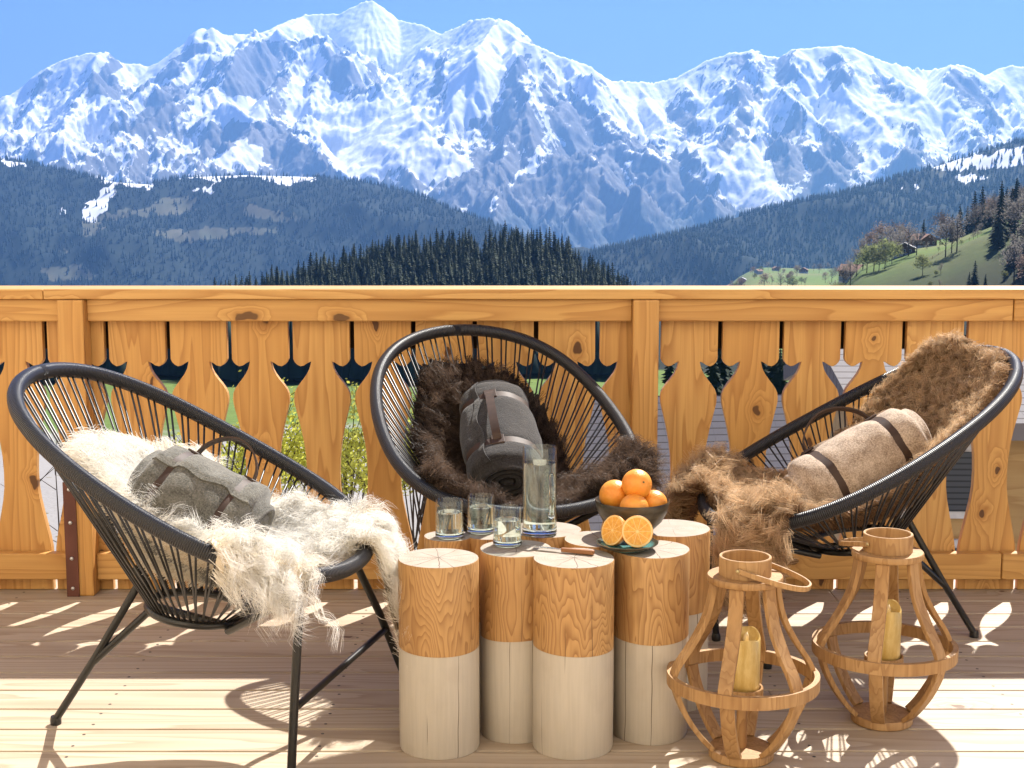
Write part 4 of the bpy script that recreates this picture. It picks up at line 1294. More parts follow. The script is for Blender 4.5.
CL = Chair(-.785, 3.394, 77.3, 1.0, .686)
CC = Chair(-.036, 4.239, 20.2, 1.0, .686)
CR = Chair(1.030, 4.105, -80.5, 1.065, .643)
build_chair(CL, 'black cord chair on the left holding the cream long-haired sheepskin', [on_z(291, 786), on_z(409, 692)], on_z(56, 724))
cw = lambda C, p: C.to_world(np.array(p))
build_chair(CC, 'black cord chair in the middle behind the log table, with the dark brown fleece', [cw(CC, (-.30, -.36, 0)), cw(CC, (.30, -.36, 0))], cw(CC, (0, .40, 0)))
build_chair(CR, 'black cord chair on the right with the curly brown sheepskin over its seat', [on_z(716, 640), on_z(767, 668)], on_z(974, 637))


# ------------------------------------------------------------------ sheepskins
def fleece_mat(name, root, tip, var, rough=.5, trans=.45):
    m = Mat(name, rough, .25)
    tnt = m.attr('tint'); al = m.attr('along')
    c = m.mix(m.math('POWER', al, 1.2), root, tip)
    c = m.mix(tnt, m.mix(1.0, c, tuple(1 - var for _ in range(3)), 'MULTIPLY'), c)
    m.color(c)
    tr = m.n('ShaderNodeBsdfTranslucent', {'Color': c})
    mx = m.n('ShaderNodeMixShader', {0: trans, 1: m.b.outputs[0], 2: tr.outputs[0]})
    m.nt.links.new(mx.outputs[0], m.out.inputs['Surface'])
    return m.m


def drape(C, P, Q, lift=.012, over=.5):
    """P,Q: plan coordinates in the rim's own plane (1 = rim). Beyond 1 the hide rolls over the rim and hangs."""
    t = np.arctan2(P, Q); r = np.hypot(P, Q)
    B = C.basket(t, np.minimum(r, 1))
    e = 1e-3
    Bt = C.basket(t + e, np.minimum(r, .995)) - C.basket(t - e, np.minimum(r, .995)); Br = C.basket(t, np.minimum(r, .995) + e) - C.basket(t, np.minimum(r, .995) - e)
    N = np.cross(Bt, Br); N *= np.sign(N[..., 2:3] + 1e-9); N /= np.linalg.norm(N, axis=-1, keepdims=True) + 1e-9
    k = smooth01((r - .25) / .3)[..., None]; N = N * k + np.array([0, 0, 1]) * (1 - k)
    lk = (lift * (1 - .65 * smooth01((r - .7) / .25)))[..., None]
    base = B + N * lk + np.array([0, 0, 1.0]) * (.075 * np.exp(-(r / .42) ** 2))[..., None]
    out = np.stack([P * CA, Q * CB * .9, np.zeros_like(P)], -1); out /= np.linalg.norm(out, axis=-1, keepdims=True) + 1e-9
    rr = .0195 + min(lift, .02) * .7 + .004
    d = np.maximum(r - 1, 0) * over
    a0 = 1.1; th = np.minimum(d / rr, a0 + 1.35) - a0            # angle from straight up, outward
    R0 = C.rim(t)
    roll = R0 + out * (np.sin(th) * rr)[..., None] + np.array([0, 0, 1]) * (np.cos(th) * rr)[..., None]
    extra = np.maximum(d - (a0 + 1.35) * rr, 0)
    hang = roll + out * (extra * .22)[..., None] - np.array([0, 0, 1]) * (extra * .96)[..., None]
    nr = out * np.sin(th)[..., None] + np.array([0, 0, 1]) * np.cos(th)[..., None]
    w = smooth01((r - .93) / .10)[..., None]
    return base * (1 - w) + hang * w, N * (1 - w) + nr * w


def inside(P, Q, poly):
    ins = np.zeros(P.shape, bool); A = np.array(poly)
    for i in range(len(A)):
        (x0, y0), (x1, y1) = A[i - 1], A[i]
        if y0 == y1: continue
        c_ = ((y0 > Q) != (y1 > Q)) & (P < (x1 - x0) * (Q - y0) / (y1 - y0) + x0)
        ins ^= c_
    return ins


def sheepskin(name, label, C, poly, matl, hide_mat, nlocks, per, length, width, curl, spread, gravity, seed, clump=.010, lenmod=None, segs=5, lift=.012, comb=(0, -.3, 0), freq=1.6, stand=.55, flow=.7, over=.5):
    g = np.random.default_rng(seed)
    r = empty(name, label, 'sheepskin', (C.x, C.y, 0), C.rot, 'sheepskins on the chairs')
    A = np.array(poly); lo, hi = A.min(0), A.max(0)
    # hide
    m = 54
    gp, gq = np.meshgrid(np.linspace(lo[0], hi[0], m), np.linspace(lo[1], hi[1], m))
    ok = inside(gp, gq, poly)
    V, Nn = drape(C, gp, gq, lift, over); V2 = V - Nn * .006
    idx = np.arange(m * m).reshape(m, m); F_ = []
    cell = ok[:-1, :-1] & ok[1:, :-1] & ok[:-1, 1:] & ok[1:, 1:]
    for j, i in zip(*np.nonzero(cell)):
        F_.append((idx[j, i], idx[j, i + 1], idx[j + 1, i + 1], idx[j + 1, i]))
    F_ = np.array(F_); used = np.unique(F_); mp = -np.ones(m * m, int); mp[used] = np.arange(len(used))
    Ft = mp[F_]; nv = len(used)
    Fa = np.concatenate([Ft, Ft[:, ::-1] + nv])
    Va = np.concatenate([V.reshape(-1, 3)[used], V2.reshape(-1, 3)[used]])
    link_mesh('hide', np_mesh('hide', Va, Fa), hide_mat, r, smooth=True)
    # locks of wool
    pts = []
    while sum(map(len, pts)) < nlocks:
        p = g.uniform(lo, hi, (nlocks, 2)); pts.append(p[inside(p[:, 0], p[:, 1], poly)])
    p = np.concatenate(pts)[:nlocks]
    B, Nl = drape(C, p[:, 0], p[:, 1], lift, over)
    Ll = length * g.uniform(.6, 1.25, nlocks)
    if lenmod is not None: Ll = Ll * lenmod(p[:, 0], p[:, 1])
    n = nlocks * per
    ph = np.repeat(g.uniform(0, 6.28, nlocks), per); ph2 = np.repeat(g.uniform(0, 6.28, nlocks), per); fq = np.repeat(g.uniform(.7, 1.3, nlocks), per) * freq
    dn = np.array([0, 0, -1.0]) + np.array(comb); dn = dn - Nl * (Nl @ np.array([0, 0, 1.0]) * -1)[:, None] * 0 - Nl * np.einsum('ij,ij->i', np.broadcast_to(dn, Nl.shape), Nl)[:, None]
    fx = p[:, 0] * 3.1 + p[:, 1] * 2.3; fy = p[:, 1] * 4.2 - p[:, 0] * 2.7
    swirl = np.stack([np.sin(fx + seed) + np.sin(fy * 1.9 + 2), np.cos(fy + seed * 2) + np.sin(fx * 2.1), np.sin(fx * 1.7 + 1) * .5], -1) * .8 + g.normal(0, .55, (nlocks, 3)); swirl -= Nl * np.einsum('ij,ij->i', swirl, Nl)[:, None]
    ldir = dn * flow + swirl * spread
    tang = np.repeat(ldir, per, 0) + g.normal(0, .07, (n, 3))
    L = np.repeat(Ll, per) * g.uniform(.75, 1.1, n)
    Bn = np.repeat(B, per, 0) + g.normal(0, clump, (n, 3)); Ns = np.repeat(Nl, per, 0)
    d0 = Ns * stand + tang; d0 /= np.linalg.norm(d0, axis=1, keepdims=True)
    ax1 = np.cross(d0, np.array([.3, .5, .8])); ax1 /= np.linalg.norm(ax1, axis=1, keepdims=True); ax2 = np.cross(d0, ax1)
    sgn = np.linspace(0, 1, segs + 1)
    off = (np.repeat(B, per, 0) - Bn) * .8 + g.normal(0, .0035, (n, 3))
    pos = np.empty((n, segs + 1, 3))
    for k, s_ in enumerate(sgn):
        fall = gravity * s_ ** 2
        pos[:, k] = Bn + (d0 * s_ + np.array([0, 0, -1.0]) * fall) * L[:, None] + off * s_ \
            + (ax1 * (np.sin(ph + fq * 6.28 * s_) * s_)[:, None] + ax2 * (np.cos(ph2 + fq * 6.28 * s_) * s_)[:, None]) * (curl * L)[:, None]
    # keep strands from sinking through the hide
    dep = np.einsum('nks,ns->nk', pos - Bn[:, None], Ns)
    pos += Ns[:, None] * np.maximum(.004 * sgn[None] - dep, 0)[..., None]
    wd = np.cross(np.diff(pos, axis=1, append=pos[:, -1:] + (pos[:, -1:] - pos[:, -2:-1])), g.normal(0, 1, (n, 1, 3)))
    wd /= np.linalg.norm(wd, axis=2, keepdims=True) + 1e-9
    wk = width * (1 - sgn ** 2.2 * .85) * .5
    ww = wd * wk[None, :, None] * g.uniform(.6, 1.4, (n, 1, 1))
    V = np.stack([pos - ww, pos + ww], 2).reshape(-1, 3)
    b0 = (np.arange(n) * (segs + 1) * 2)[:, None] + (np.arange(segs) * 2)[None]
    Fq = np.stack([b0, b0 + 1, b0 + 3, b0 + 2], -1).reshape(-1, 4)
    tint = np.repeat(np.clip(np.repeat(g.uniform(0, 1, nlocks), per) * .7 + g.uniform(0, .3, n), 0, 1), (segs + 1) * 2)
    along = np.tile(np.repeat(sgn, 2), n)
    link_mesh('wool', np_mesh('wool', V, Fq, {'tint': tint, 'along': along}), matl, r, smooth=True)
    return r


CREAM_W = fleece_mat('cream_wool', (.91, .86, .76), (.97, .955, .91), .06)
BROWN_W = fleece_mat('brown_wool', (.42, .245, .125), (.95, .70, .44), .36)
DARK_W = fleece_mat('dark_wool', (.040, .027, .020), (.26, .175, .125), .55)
hide_c = simple('cream_hide', (.66, .56, .42), .8, .2); hide_b = simple('brown_hide', (.13, .08, .045), .8, .2); hide_d = simple('dark_hide', (.028, .02, .016), .8, .2)
polyL = [(-.6, .60), (-.2, .76), (.2, .72), (.5, .58), (.72, .36), (.76, .02), (.70, -.3), (.66, -.60), (.60, -.80), (.62, -1.08), (.44, -1.34), (.18, -1.38), (.10, -.98), (.05, -.85), (-.2, -.80), (-.42, -.78), (-.5, -.9), (-.58, -1.0), (-.80, -.84), (-.99, -.60), (-.90, -.5), (-.80, -.42), (-.78, -.2), (-.82, .2)]
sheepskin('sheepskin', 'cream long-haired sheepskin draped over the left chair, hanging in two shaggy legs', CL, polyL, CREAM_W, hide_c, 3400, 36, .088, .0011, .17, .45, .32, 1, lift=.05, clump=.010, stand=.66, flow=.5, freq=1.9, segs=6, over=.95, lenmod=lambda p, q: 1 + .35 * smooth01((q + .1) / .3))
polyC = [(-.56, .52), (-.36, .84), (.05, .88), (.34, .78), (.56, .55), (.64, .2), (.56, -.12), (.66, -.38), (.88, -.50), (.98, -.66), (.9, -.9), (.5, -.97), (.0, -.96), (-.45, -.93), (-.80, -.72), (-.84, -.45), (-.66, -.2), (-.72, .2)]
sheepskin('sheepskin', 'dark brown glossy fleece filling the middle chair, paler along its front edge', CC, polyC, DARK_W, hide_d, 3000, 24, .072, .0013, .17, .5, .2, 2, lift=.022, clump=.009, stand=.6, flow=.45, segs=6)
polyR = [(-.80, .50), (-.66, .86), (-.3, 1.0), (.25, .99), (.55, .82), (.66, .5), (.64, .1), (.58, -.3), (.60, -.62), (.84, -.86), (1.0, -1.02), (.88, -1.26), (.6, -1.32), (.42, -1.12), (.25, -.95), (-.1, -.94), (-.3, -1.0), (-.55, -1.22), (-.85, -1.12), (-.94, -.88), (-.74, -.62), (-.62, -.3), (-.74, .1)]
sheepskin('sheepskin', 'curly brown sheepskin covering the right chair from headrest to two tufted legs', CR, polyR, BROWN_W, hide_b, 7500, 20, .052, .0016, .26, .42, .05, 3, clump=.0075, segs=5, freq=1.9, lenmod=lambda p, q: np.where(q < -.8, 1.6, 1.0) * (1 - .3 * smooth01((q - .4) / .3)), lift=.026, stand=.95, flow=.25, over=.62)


# ------------------------------------------------------------------ rolled blankets with carrying straps
def felt(name, a, b):
    m = Mat(name, .9, .1)
    n = m.noise(m.coord(), 26, 5, .65); f_ = m.noise(m.coord(), 230, 3, .7)
    c = m.mix(m.rng(n, .35, .68), a, b); c = m.mix(m.math('MULTIPLY', m.rng(f_, .4, .65), .45), c, tuple(min(1, x * 1.9 + .02) for x in b))
    m.color(c); m.bump(m.math('ADD', f_, m.math('MULTIPLY', n, 1.5)), .8, .003)
    m.b.inputs['Sheen Weight'].default_value = .25
    return m.m


def leather(name, c): return simple(name, c, .6, .3, var=.25, vs_=40, bump=.3, bd=.0006)


def blanket(label, C, felt_m, leath, s0, s1, wid, hgt, roll, lift, side=0.0, tilt=0.0, hside=.3, hup=.10, seed=0):
    """roll lying along the chair's spine, from plan q=s0 (towards the back) to q=s1 (towards the front)"""
    g = random.Random(seed)
    A = Vector(drape(C, np.array([side]), np.array([s0]), .012)[0][0]); B = Vector(drape(C, np.array([side + tilt]), np.array([s1]), .012)[0][0])
    A.z += lift[0]; B.z += lift[1]
    ax = (A - B); L = ax.length; Y = ax.normalized(); Z = Vector((0, 0, 1)); X = Y.cross(Z).normalized(); Z = X.cross(Y)
    M3 = Matrix((X, Y, Z)).transposed(); mid = (A + B) / 2
    e = empty('rolled_blanket', label, 'blanket', C.to_world(np.array(mid)), 0, 'strapped blanket rolls on the chairs')
    e.rotation_euler = (Matrix.Rotation(C.rot, 3, 'Z') @ M3 @ Matrix.Rotation(roll, 3, 'Y')).to_euler()
    ny, nt = 40, 48
    def sec(y, t, k=1.0):
        u = y / (L / 2); end = (1 - max(0, (abs(u) - .86) / .14) ** 2 * .22)
        w = wid / 2 * k * end * (1 + .05 * math.sin(u * 3 + seed)); h = hgt / 2 * k * end * (1 - .06 * u)
        c_, s_ = math.cos(t), math.sin(t)
        p = 1.0
        x = w * math.copysign(abs(c_) ** p, c_); z = h * math.copysign(abs(s_) ** p, s_)
        d = 1.02 + .014 * math.sin(3 * t + u * 4 + seed) + .010 * math.sin(5 * t - u * 7 + seed * 2) + .006 * math.sin(9 * t + u * 13 + seed) + .04 * (1 - u * u)
        for q in (-.56, .56): d -= .075 * math.exp(-((u - q) / .07) ** 2)      # pulled in under the straps
        return Vector((x * d, y, z * d))
    V = []; Fc = []
    for i in range(ny):
        y = L / 2 * math.sin((i / (ny - 1) - .5) * math.pi * .999) if False else (i / (ny - 1) - .5) * L
        for j in range(nt): V.append(sec(y, 2 * math.pi * j / nt))
    for i in range(ny - 1):
        for j in range(nt): Fc.append((i * nt + j, i * nt + (j + 1) % nt, (i + 1) * nt + (j + 1) % nt, (i + 1) * nt + j))
    b = MB(); b.add(V, Fc)
    # rolled ends: rounded lip then the spiral of the cloth
    for sg in (-1, 1):
        y0 = sg * L / 2; rings = []
        for k, dy in ((.97, .012), (.90, .017), (.82, .012), (.78, -.004), (.74, .010), (.66, .014), (.58, .008), (.55, -.006), (.50, .008), (.40, .011), (.32, .004), (.29, -.008), (.22, .005), (.10, .008)):
            rings.append([Vector((q.x * k, y0 + sg * (dy + .006 * math.sin(6.28 * j / nt)), q.z * k)) for j, q in enumerate(sec(y0, 2 * math.pi * j / nt) for j in range(nt))])
        first = [sec(y0, 2 * math.pi * j / nt) for j in range(nt)]
        R2 = [first] + rings; VV = [q for k in R2 for q in k] + [Vector((0, y0 + sg * .006, 0))]
        FF = [(i * nt + j, i * nt + (j + 1) % nt, (i + 1) * nt + (j + 1) % nt, (i + 1) * nt + j) for i in range(len(R2) - 1) for j in range(nt)]
        FF += [((len(R2) - 1) * nt + j, (len(R2) - 1) * nt + (j + 1) % nt, len(R2) * nt) for j in range(nt)]
        b.add(VV, FF)
    o = b.build('felt_roll', felt_m, e)
    bm = bmesh.new(); bm.from_mesh(o.data); bmesh.ops.remove_doubles(bm, verts=bm.verts, dist=.0005); bmesh.ops.recalc_face_normals(bm, faces=bm.faces); bm.to_mesh(o.data); bm.free()
    o.data.polygons.foreach_set('use_smooth', [True] * len(o.data.polygons))
    # loose outer flap edge
    b = MB(); P = []; N = []; W = []
    for i in range(24):
        y = (i / 23 - .5) * L * .96; p = sec(y, 2.2 + .05 * math.sin(i * .7), 1.03); P.append(p); N.append(Vector((p.x, 0, p.z))); W.append(Vector((-p.z, 0, p.x)))
    b.strip(P, W, N, .018, .005); b.build('flap_edge', felt_m, o, smooth=R_(50))
    for q in (-.56, .56):
        y = q * L / 2; P = []; N = []; W = []
        for j in range(56):
            t = 2 * math.pi * j / 56; p = sec(y, t, 1.02); P.append(p); N.append(Vector((p.x, 0, p.z))); W.append(Vector((0, 1, 0)))
        b = MB(); b.strip(P, W, N, .028, .004, closed=True); st = b.build('strap', leath, e, smooth=R_(40))
        top = sec(y, math.pi / 2 - hside, 1.05)
        b = MB(); b.box(-.02, .02, -.021, .021, -.003, .005, Matrix.Translation(top) @ Matrix.Rotation(hside, 4, 'Y')); b.build('buckle_loop', leath, st, bevel=.002)
    P = []; N = []; W = []
    p0 = sec(-.56 * L / 2, math.pi / 2 - hside, 1.06); p1 = sec(.56 * L / 2, math.pi / 2 - hside, 1.06); upv = Vector((p0.x, 0, p0.z)).normalized()
    for i in range(33):
        t = i / 32; h = hup * (math.sin(math.pi * t) ** .55)
        P.append(p0.lerp(p1, t) + upv * (h + .004)); W.append(Vector((upv.z, 0, -upv.x)))
    for i in range(33):
        tn = (P[min(i + 1, 32)] - P[max(i - 1, 0)]); N.append(tn.cross(W[i]))
    b = MB(); b.strip(P, W, N, .026, .0045); b.build('handle', leath, e, smooth=R_(40))
    return e


G_FELT = felt('grey_felt', (.062, .060, .048), (.15, .142, .12)); K_FELT = felt('charcoal_felt', (.013, .0115, .0105), (.03, .026, .024)); S_FELT = felt('taupe_velour', (.22, .155, .105), (.48, .38, .29))
L_TAN = leather('grey_brown_leather', (.085, .055, .042)); L_DRK = leather('dark_brown_leather', (.055, .032, .022))
blanket('grey wool blanket rolled in leather straps on the cream sheepskin', CL, G_FELT, L_DRK, .15, -.36, .27, .25, .15, (.235, .13), -.16, .0, .35, .075, 1)
blanket('charcoal blanket roll with broad leather handle on the dark fleece', CC, K_FELT, L_DRK, .58, -.30, .225, .165, 0, (.07, .12), .14, -.20, -.2, .03, 2)
blanket('taupe velvety blanket roll with looped strap handle on the curly brown sheepskin', CR, S_FELT, L_DRK, .34, -.32, .23, .20, -.1, (.165, .085), .0, .02, -.45, .085, 3)

# ------------------------------------------------------------------ lanterns
LW = wood('lantern_wood', (.47, .29, .13), (.39, .22, .085), (.22, .105, .035), axis=2, knots=0, sc=16, ring=12, rough=.55, bump=.2).m
cnd = Mat('gold_candle', .38, .5)
gn = cnd.noise(cnd.vmul(cnd.coord(), (1, 1, .25)), 45, 5, .7)
cnd.color(cnd.mix(cnd.rng(gn, .38, .62), (.62, .42, .12), (.76, .58, .24)))
cnd.b.inputs['Metallic'].default_value = .15
cnd.bump(gn, .2, .001)
IVORY = simple('ivory_wax', (.78, .62, .36), .5, .4, bump=0)


def bar_along(b, prof, ang, w, th):
    ca, sa = math.cos(ang), math.sin(ang)
    P = [Vector((r * ca, r * sa, z)) for r, z in prof]; W = [Vector((-sa, ca, 0))] * len(P); N = []
    for i in range(len(P)):
        t = P[min(i + 1, len(P) - 1)] - P[max(i - 1, 0)]; N.append(t.cross(W[i]))
    b.strip(P, W, N, w, th)


def spline(K, n=22):
    K = np.array(K); out = []
    for i in range(len(K) - 1):
        p0, p1, p2, p3 = K[max(i - 1, 0)], K[i], K[i + 1], K[min(i + 2, len(K) - 1)]
        for t in np.linspace(0, 1, n // (len(K) - 1) + 1)[:-1]:
            out.append(.5 * (2 * p1 + (p2 - p0) * t + (2 * p0 - 5 * p1 + 4 * p2 - p3) * t * t + (3 * p1 - p0 - 3 * p2 + p3) * t ** 3))
    out.append(K[-1]); return [tuple(q) for q in out]


def lantern(label, clabel, px, py, rot, handle_dir, handle_el, sc=1.0):
    p = on_z(px, py, 0)
    r = empty('wooden_lantern', label, 'lantern', (p[0], p[1], .0008), R_(rot), 'bulbous wooden lanterns')
    r.scale = (sc, sc, sc)
    b = MB(); b.lathe([(0, 0), (.076, 0), (.079, .003), (.079, .020), (.077, .023), (0, .0232)], 40); b.build('base', LW, r, smooth=R_(35))
    b = MB(); b.lathe([(.171, .183), (.184, .183), (.184, .214), (.171, .214)], 56, closed=True); b.build('ring', LW, r, smooth=R_(35))
    b = MB(); b.lathe([(.045, .440), (.089, .440), (.091, .443), (.091, .453), (.089, .456), (.045, .456)], 48, closed=True); b.build('top_disc', LW, r, smooth=R_(35))
    b = MB(); b.lathe([(.0555, .4565), (.0625, .4565), (.0630, .500), (.0615, .502), (.0570, .502), (.0555, .500)], 44, closed=True); b.build('collar', LW, r, smooth=R_(35))
    up = spline([(.078, .4385), (.083, .40), (.098, .345), (.128, .288), (.158, .243), (.172, .212), (.1715, .187)], 26)
    dn = spline([(.1705, .186), (.160, .150), (.134, .098), (.100, .050), (.074, .024)], 20)
    for i in range(6):
        a = R_(7 + 60 * i)
        b = MB(); bar_along(b, up, a, .034, .012); b.build('upper_rib', LW, r, smooth=R_(40), bevel=.0012)
        b = MB(); bar_along(b, dn, a + .03, .034, .012); b.build('lower_rib', LW, r, smooth=R_(40), bevel=.0012)
    b = MB(); b.tube([(0, 0, .0235), (0, 0, .150)], .0135, 16); b.build('post', LW, r, smooth=R_(40))
    b = MB(); b.lathe([(0, .1502), (.046, .1502), (.050, .154), (.050, .176), (.0485, .178), (.0445, .177), (.0435, .164), (0, .1635)], 40); b.build('candle_dish', LW, r, smooth=R_(35))
    # swing handle
    hd = R_(handle_dir - rot); ax = Vector((-math.sin(hd), math.cos(hd), 0)); od = Vector((math.cos(hd) * math.cos(handle_el), math.sin(hd) * math.cos(handle_el), math.sin(handle_el)))
    c0 = Vector((0, 0, .480)); P = []; W = []; N = []
    nrm = ax.cross(od)
    for i in range(41):
        t = -1 + 2 * i / 40
        a = math.pi * t * .5
        q = c0 + ax * (.066 * (math.copysign(abs(math.sin(a)) ** .85, a))) + od * (.160 * (math.cos(a) ** .75))
        P.append(q)
    for i in range(41):
        tn = P[min(i + 1, 40)] - P[max(i - 1, 0)]; W.append(nrm); N.append(tn.cross(nrm))
    b = MB(); b.strip(P, W, N, .013, .006); h = b.build('handle', LW, r, smooth=R_(40), bevel=.001)
    b = MB()
    for s_ in (-1, 1): b.lathe([(0, .0035), (.004, .002), (.005, 0)], 10, Matrix.Translation(c0 + ax * .0695 * s_) @ Vector((0, 0, 1)).rotation_difference(ax * s_).to_matrix().to_4x4())
    b.build('pin', simple('brass_pin', (.5, .4, .2), .4, .5, .8, bump=0), h)
    # candle, standing in the dish
    cp = Vector((0, .0, 0)); cp.rotate(Euler((0, 0, -R_(rot))))
    c = empty('candle', clabel, 'candle', (p[0] + .004 * sc, p[1] - .004, .0008 + .1645 * sc), R_(rot + 40), 'gold pillar candles'); c.scale = (sc, sc, sc)
    n = 40; R = .036; H = .158; V = []; rows = []
    def lip(t): return H - .012 + .011 * math.cos(t - 1.2) + .004 * math.cos(3 * t)
    prof = [(lambda t: (0.0, 0.0)), (lambda t: (R - .002, 0.0)), (lambda t: (R, .003)), (lambda t: (R, lip(t) * .5)), (lambda t: (R, lip(t) - .003)), (lambda t: (R - .002, lip(t))), (lambda t: (R - .006, lip(t) - .002)), (lambda t: (R - .010, lip(t) - .014)), (lambda t: (.010, H - .034)), (lambda t: (0.0, H - .035))]
    Vv = [(f_(2 * math.pi * j / n)[0] * math.cos(2 * math.pi * j / n), f_(2 * math.pi * j / n)[0] * math.sin(2 * math.pi * j / n), f_(2 * math.pi * j / n)[1]) for f_ in prof for j in range(n)]
    b = MB(); b.add(Vv, [(i * n + j, i * n + (j + 1) % n, (i + 1) * n + (j + 1) % n, (i + 1) * n + j) for i in range(len(prof) - 1) for j in range(n)])
    o = b.build('wax_body', cnd.m, c, smooth=R_(50))
    bm = bmesh.new(); bm.from_mesh(o.data); bmesh.ops.remove_doubles(bm, verts=bm.verts, dist=1e-5); bm.to_mesh(o.data); bm.free()
    b = MB(); b.lathe([(0, 0), (.006, .002), (.0075, .009), (.0055, .019), (0, .029)], 14, Matrix.Translation((0, 0, H - .0345)) @ Matrix.Rotation(.15, 4, 'X')); b.build('flame_tip', IVORY, c, smooth=True)
    return r


lantern('nearer wooden bulb lantern beside the log table, its bent handle flopped to the right', 'gold pillar candle inside the nearer lantern, left of the other candle', 741, 756, 0, -24, R_(-14), 1.0)
lantern('wooden bulb lantern further right and back, its handle tipped away to the left', 'gold pillar candle inside the rear right lantern', 881.5, 721, 0, 118, R_(-12), 1.0)


# ================================================================== what shows through the railing: bushes and the neighbours' houses
YEL = leaf_mat('forsythia_blossom', (.56, .58, .07), (.88, .84, .16))
YLG = leaf_mat('young_leaves', (.34, .42, .07), (.62, .66, .18))


def bush(label, x, y, h, w, seed, leaf, n=4600):
    g = random.Random(seed); z0 = gz(x, y)
    r = empty('flowering_shrub', label, 'shrub', (x, y, z0), 0, 'shrubs below the terrace')
    b = MB(); tips = []
    for i in range(46):
        a = g.uniform(0, 6.28); sp = g.uniform(.15, 1) * w; top = Vector((math.cos(a) * sp, math.sin(a) * sp * .7, h * g.uniform(.6, 1.0) * (1.05 - .3 * sp / w)))
        p0 = Vector((g.uniform(-.2, .2), g.uniform(-.2, .2), -.1)); pm = p0.lerp(top, .5) + Vector((g.uniform(-.1, .1), g.uniform(-.1, .1), .12 * h))
        b.tube([p0, pm, top], [.014, .009, .003], 5); tips.append((pm, top, p0))
        for q in range(3):
            s_ = pm.lerp(top, g.uniform(0, .8)); e_ = s_ + Vector((g.gauss(0, .2), g.gauss(0, .2), g.uniform(.1, .4)))
            b.tube([s_, e_], [.005, .002], 4); tips.append((s_, e_, s_))
    b.build('stems', bark, r)
    V = np.empty((n, 4, 3)); 
    for i in range(n):
        s_, e_, _ = g.choice(tips); p = s_.lerp(e_, g.random()) + Vector((g.gauss(0, .07), g.gauss(0, .07), g.gauss(0, .06)))
        d = Vector((g.gauss(0, 1), g.gauss(0, 1), g.gauss(0, 1))).normalized(); l = g.uniform(.04, .075); wv = d.orthogonal().normalized() * l * .33
        V[i] = [p, p + d * l * .5 + wv, p + d * l, p + d * l * .5 - wv]
    link_mesh('leaves', np_mesh('leaves', V.reshape(-1, 3), np.arange(n * 4).reshape(-1, 4)), leaf, r)


for i, (px, y, h, w, lf, lab) in enumerate([(255, 18.6, 2.7, 1.5, YEL, 'yellow-green blossoming shrub seen through the gaps behind the left chair'), (345, 18.9, 2.6, 1.6, YEL, 'yellow blossoming shrub seen through the gaps between the left and middle chairs'),
                                          (418, 18.0, 2.6, 1.25, YEL, 'sunny yellow-green shrub seen through the gaps beside the middle chair'), (185, 19.6, 1.7, 1.1, YLG, 'small leafy shrub behind the left chair, nearest the left post')]):
    bush(lab, (px - 512) / F_PX * y, y, h, w, 40 + i, lf)

for i, (px, y) in enumerate(((26, 15.0), (46, 15.6), (138, 16.3))):          # bare twigs over the gravel
    g = random.Random(70 + i); x = (px - 512) / F_PX * y; b = MB(); b.tube([(0, 0, -.1), (.03, .02, .9), (.0, .05, 2.0)], [.014, .01, .003], 6)
    for q in range(16):
        z = g.uniform(.4, 1.9); a = g.uniform(0, 6.28); L = g.uniform(.15, .45)
        b.tube([(.01, .02, z), (math.cos(a) * L, math.sin(a) * L, z + L * .8)], [.005, .002], 4)
    o = b.build('bare_sapling', bark); o.location = (x, y, gz(x, y))
    tag(o, ['thin leafless sapling on the gravel seen through the leftmost gap', 'thin leafless sapling on the gravel just left of the left post', 'thin leafless sapling behind the left chair, right of the left post'][i], 'sapling', 'bare saplings below the terrace')

ROOF_P = Mat('pale_roof_tiles', .8, .2)
sp = ROOF_P.sep(ROOF_P.coord())
rows = ROOF_P.math('FRACT', ROOF_P.math('MULTIPLY', sp[1], 7.0)); cols = ROOF_P.math('FRACT', ROOF_P.math('MULTIPLY', sp[0], 4.0))
cl = ROOF_P.mix(ROOF_P.math('LESS_THAN', rows, .16), ROOF_P.mix(ROOF_P.noise(ROOF_P.coord(), 3, 5, .7), (.20, .182, .178), (.29, .268, .26)), (.10, .085, .08))
ROOF_P.color(ROOF_P.mix(ROOF_P.math('LESS_THAN', cols, .015), cl, (.15, .135, .125))); ROOF_P.bump(rows, .6, .03)
SEAM = simple('grey_standing_seam', (.16, .18, .21), .45, .5, .3, .12, 2)
WALLP = wood('house_planks', (.60, .40, .17), (.54, .34, .125), (.40, .22, .07), axis=0, knots=0, sc=5, ring=5).m
SHUT = Mat('dark_ribbed_blind', .5, .4)
SHUT.color(SHUT.mix(SHUT.math('LESS_THAN', SHUT.math('FRACT', SHUT.math('MULTIPLY', SHUT.sep(SHUT.coord())[2], 22)), .3), (.075, .085, .095), (.03, .035, .04)))


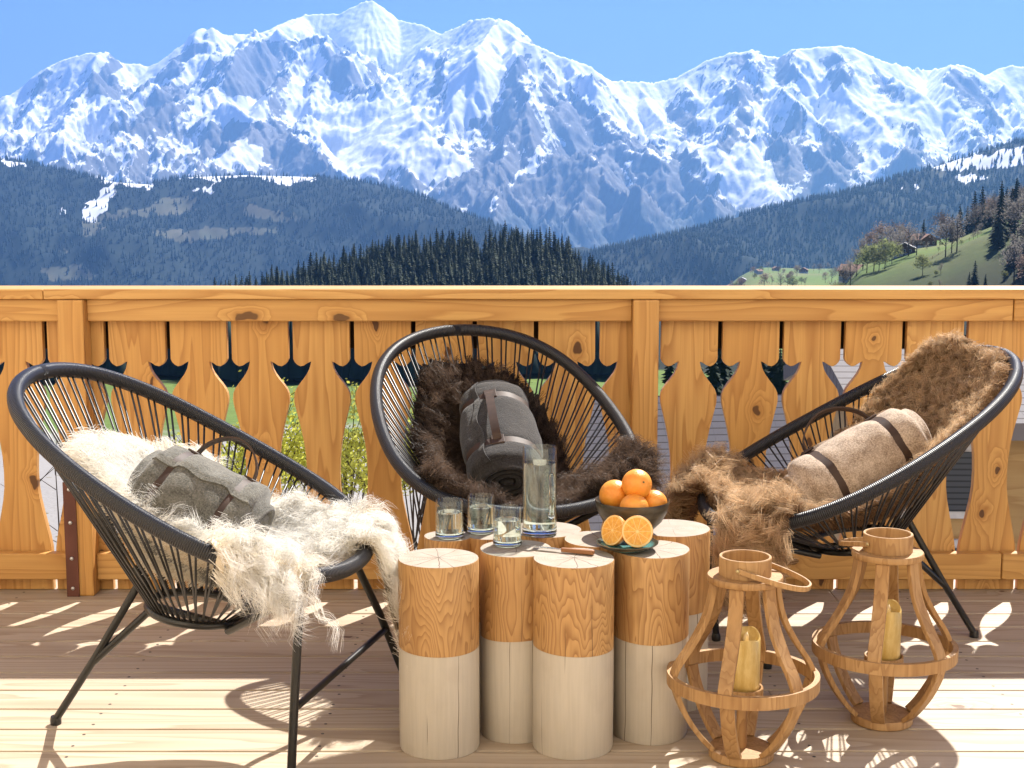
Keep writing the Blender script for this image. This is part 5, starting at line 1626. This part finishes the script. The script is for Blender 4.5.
def gable_house(label, x, y, w, dp, eave, ridge, rot, roofm, wallm, ov=.5, z0=None, dormer=False, win=()):
    z0 = gz(x, y) if z0 is None else z0
    r = empty('neighbour_house', label, 'house', (x, y, z0), rot)
    b = MB()
    V = [(-w / 2, -dp / 2, -3), (w / 2, -dp / 2, -3), (w / 2, -dp / 2, eave), (w / 2, 0, ridge), (w / 2, dp / 2, eave), (w / 2, dp / 2, -3), (-w / 2, dp / 2, -3), (-w / 2, dp / 2, eave), (-w / 2, 0, ridge), (-w / 2, -dp / 2, eave)]
    b.add(V, [(0, 1, 2, 9), (1, 5, 4, 3, 2), (5, 6, 7, 4), (6, 0, 9, 8, 7)]); b.build('wall', wallm, r)
    sl = (ridge - eave) / (dp / 2); L = math.hypot(dp / 2 + ov, sl * (dp / 2 + ov))
    for s_ in (-1, 1):
        b = MB(); b.box(-w / 2 - ov, w / 2 + ov, -L, 0, 0, .14)
        o = b.build('roof', roofm, r); o.location = (0, 0, ridge + .03); o.rotation_euler = (math.atan(sl), 0, 0 if s_ < 0 else math.pi)
        o.rotation_euler = (Matrix.Rotation(0 if s_ < 0 else math.pi, 3, 'Z') @ Matrix.Rotation(math.atan(sl), 3, 'X')).to_euler()
        if s_ < 0: front = o
    b = MB(); b.box(w * .22, w * .22 + .6, .2, .8, ridge - .6, ridge + .8); b.box(w * .22 - .05, w * .22 + .65, .15, .85, ridge + .801, ridge + .88); b.build('chimney', stucco, r)
    if dormer:
        d = dp * .30; zc = eave + (dp / 2 - d) * sl
        b = MB(); b.add([(-1, -d - .6, zc - 1.0), (1, -d - .6, zc - 1.0), (0, -d - .6, zc + .9), (-1, d, zc - 1.0), (1, d, zc - 1.0), (0, d * .2, zc + .9)], [(0, 1, 2), (0, 2, 5, 3), (1, 4, 5, 2), (3, 5, 4)]); b.build('dormer', SEAM, r)
    for wx, wz, ww, wh in win:
        b = MB(); b.box(wx - ww / 2 - .06, wx + ww / 2 + .06, -dp / 2 - .05, -dp / 2 - .004, wz - .06, wz + wh + .06); f_ = b.build('window', white_p, r)
        b = MB(); b.box(wx - ww / 2, wx + ww / 2, -dp / 2 - .07, -dp / 2 - .052, wz, wz + wh); b.build('pane', SHUT.m, f_)
    return r


# pale tiled roof filling the gaps right of the middle post
gable_house('neighbour house with broad pale tiled roof and grey dormer, right of the middle post', 4.75, 22, 8.8, 11, 1.0, 4.95, .10, ROOF_P.m, WALLP, .6, -5.6 - 1.2, True)
gable_house('plank-clad neighbour house with dark ribbed blind in its window, behind the right chair', 5.15, 12.0, 4.5, 3, 2.7, 3.05, -.03, ROOF_P.m, WALLP, .25, -3.1, False, [(-1.76, 2.09, .62, .46), (.6, 2.09, .62, .46), (-1.76, .9, .62, .9)])
# dark woods and hedges beyond the meadow, seen in the tulip cut-outs
random.seed(33)
for i in range(46):
    y = random.uniform(95, 150); px = random.uniform(640, 1080)
    k = random.choice([0, 2, 3, 4, 1])
    place_conifer(k, (px - 512) / F_PX * y, y, random.uniform(.22, .34), 'small dark conifer in the belt behind the neighbouring roofs', 'conifer belt behind the roofs')
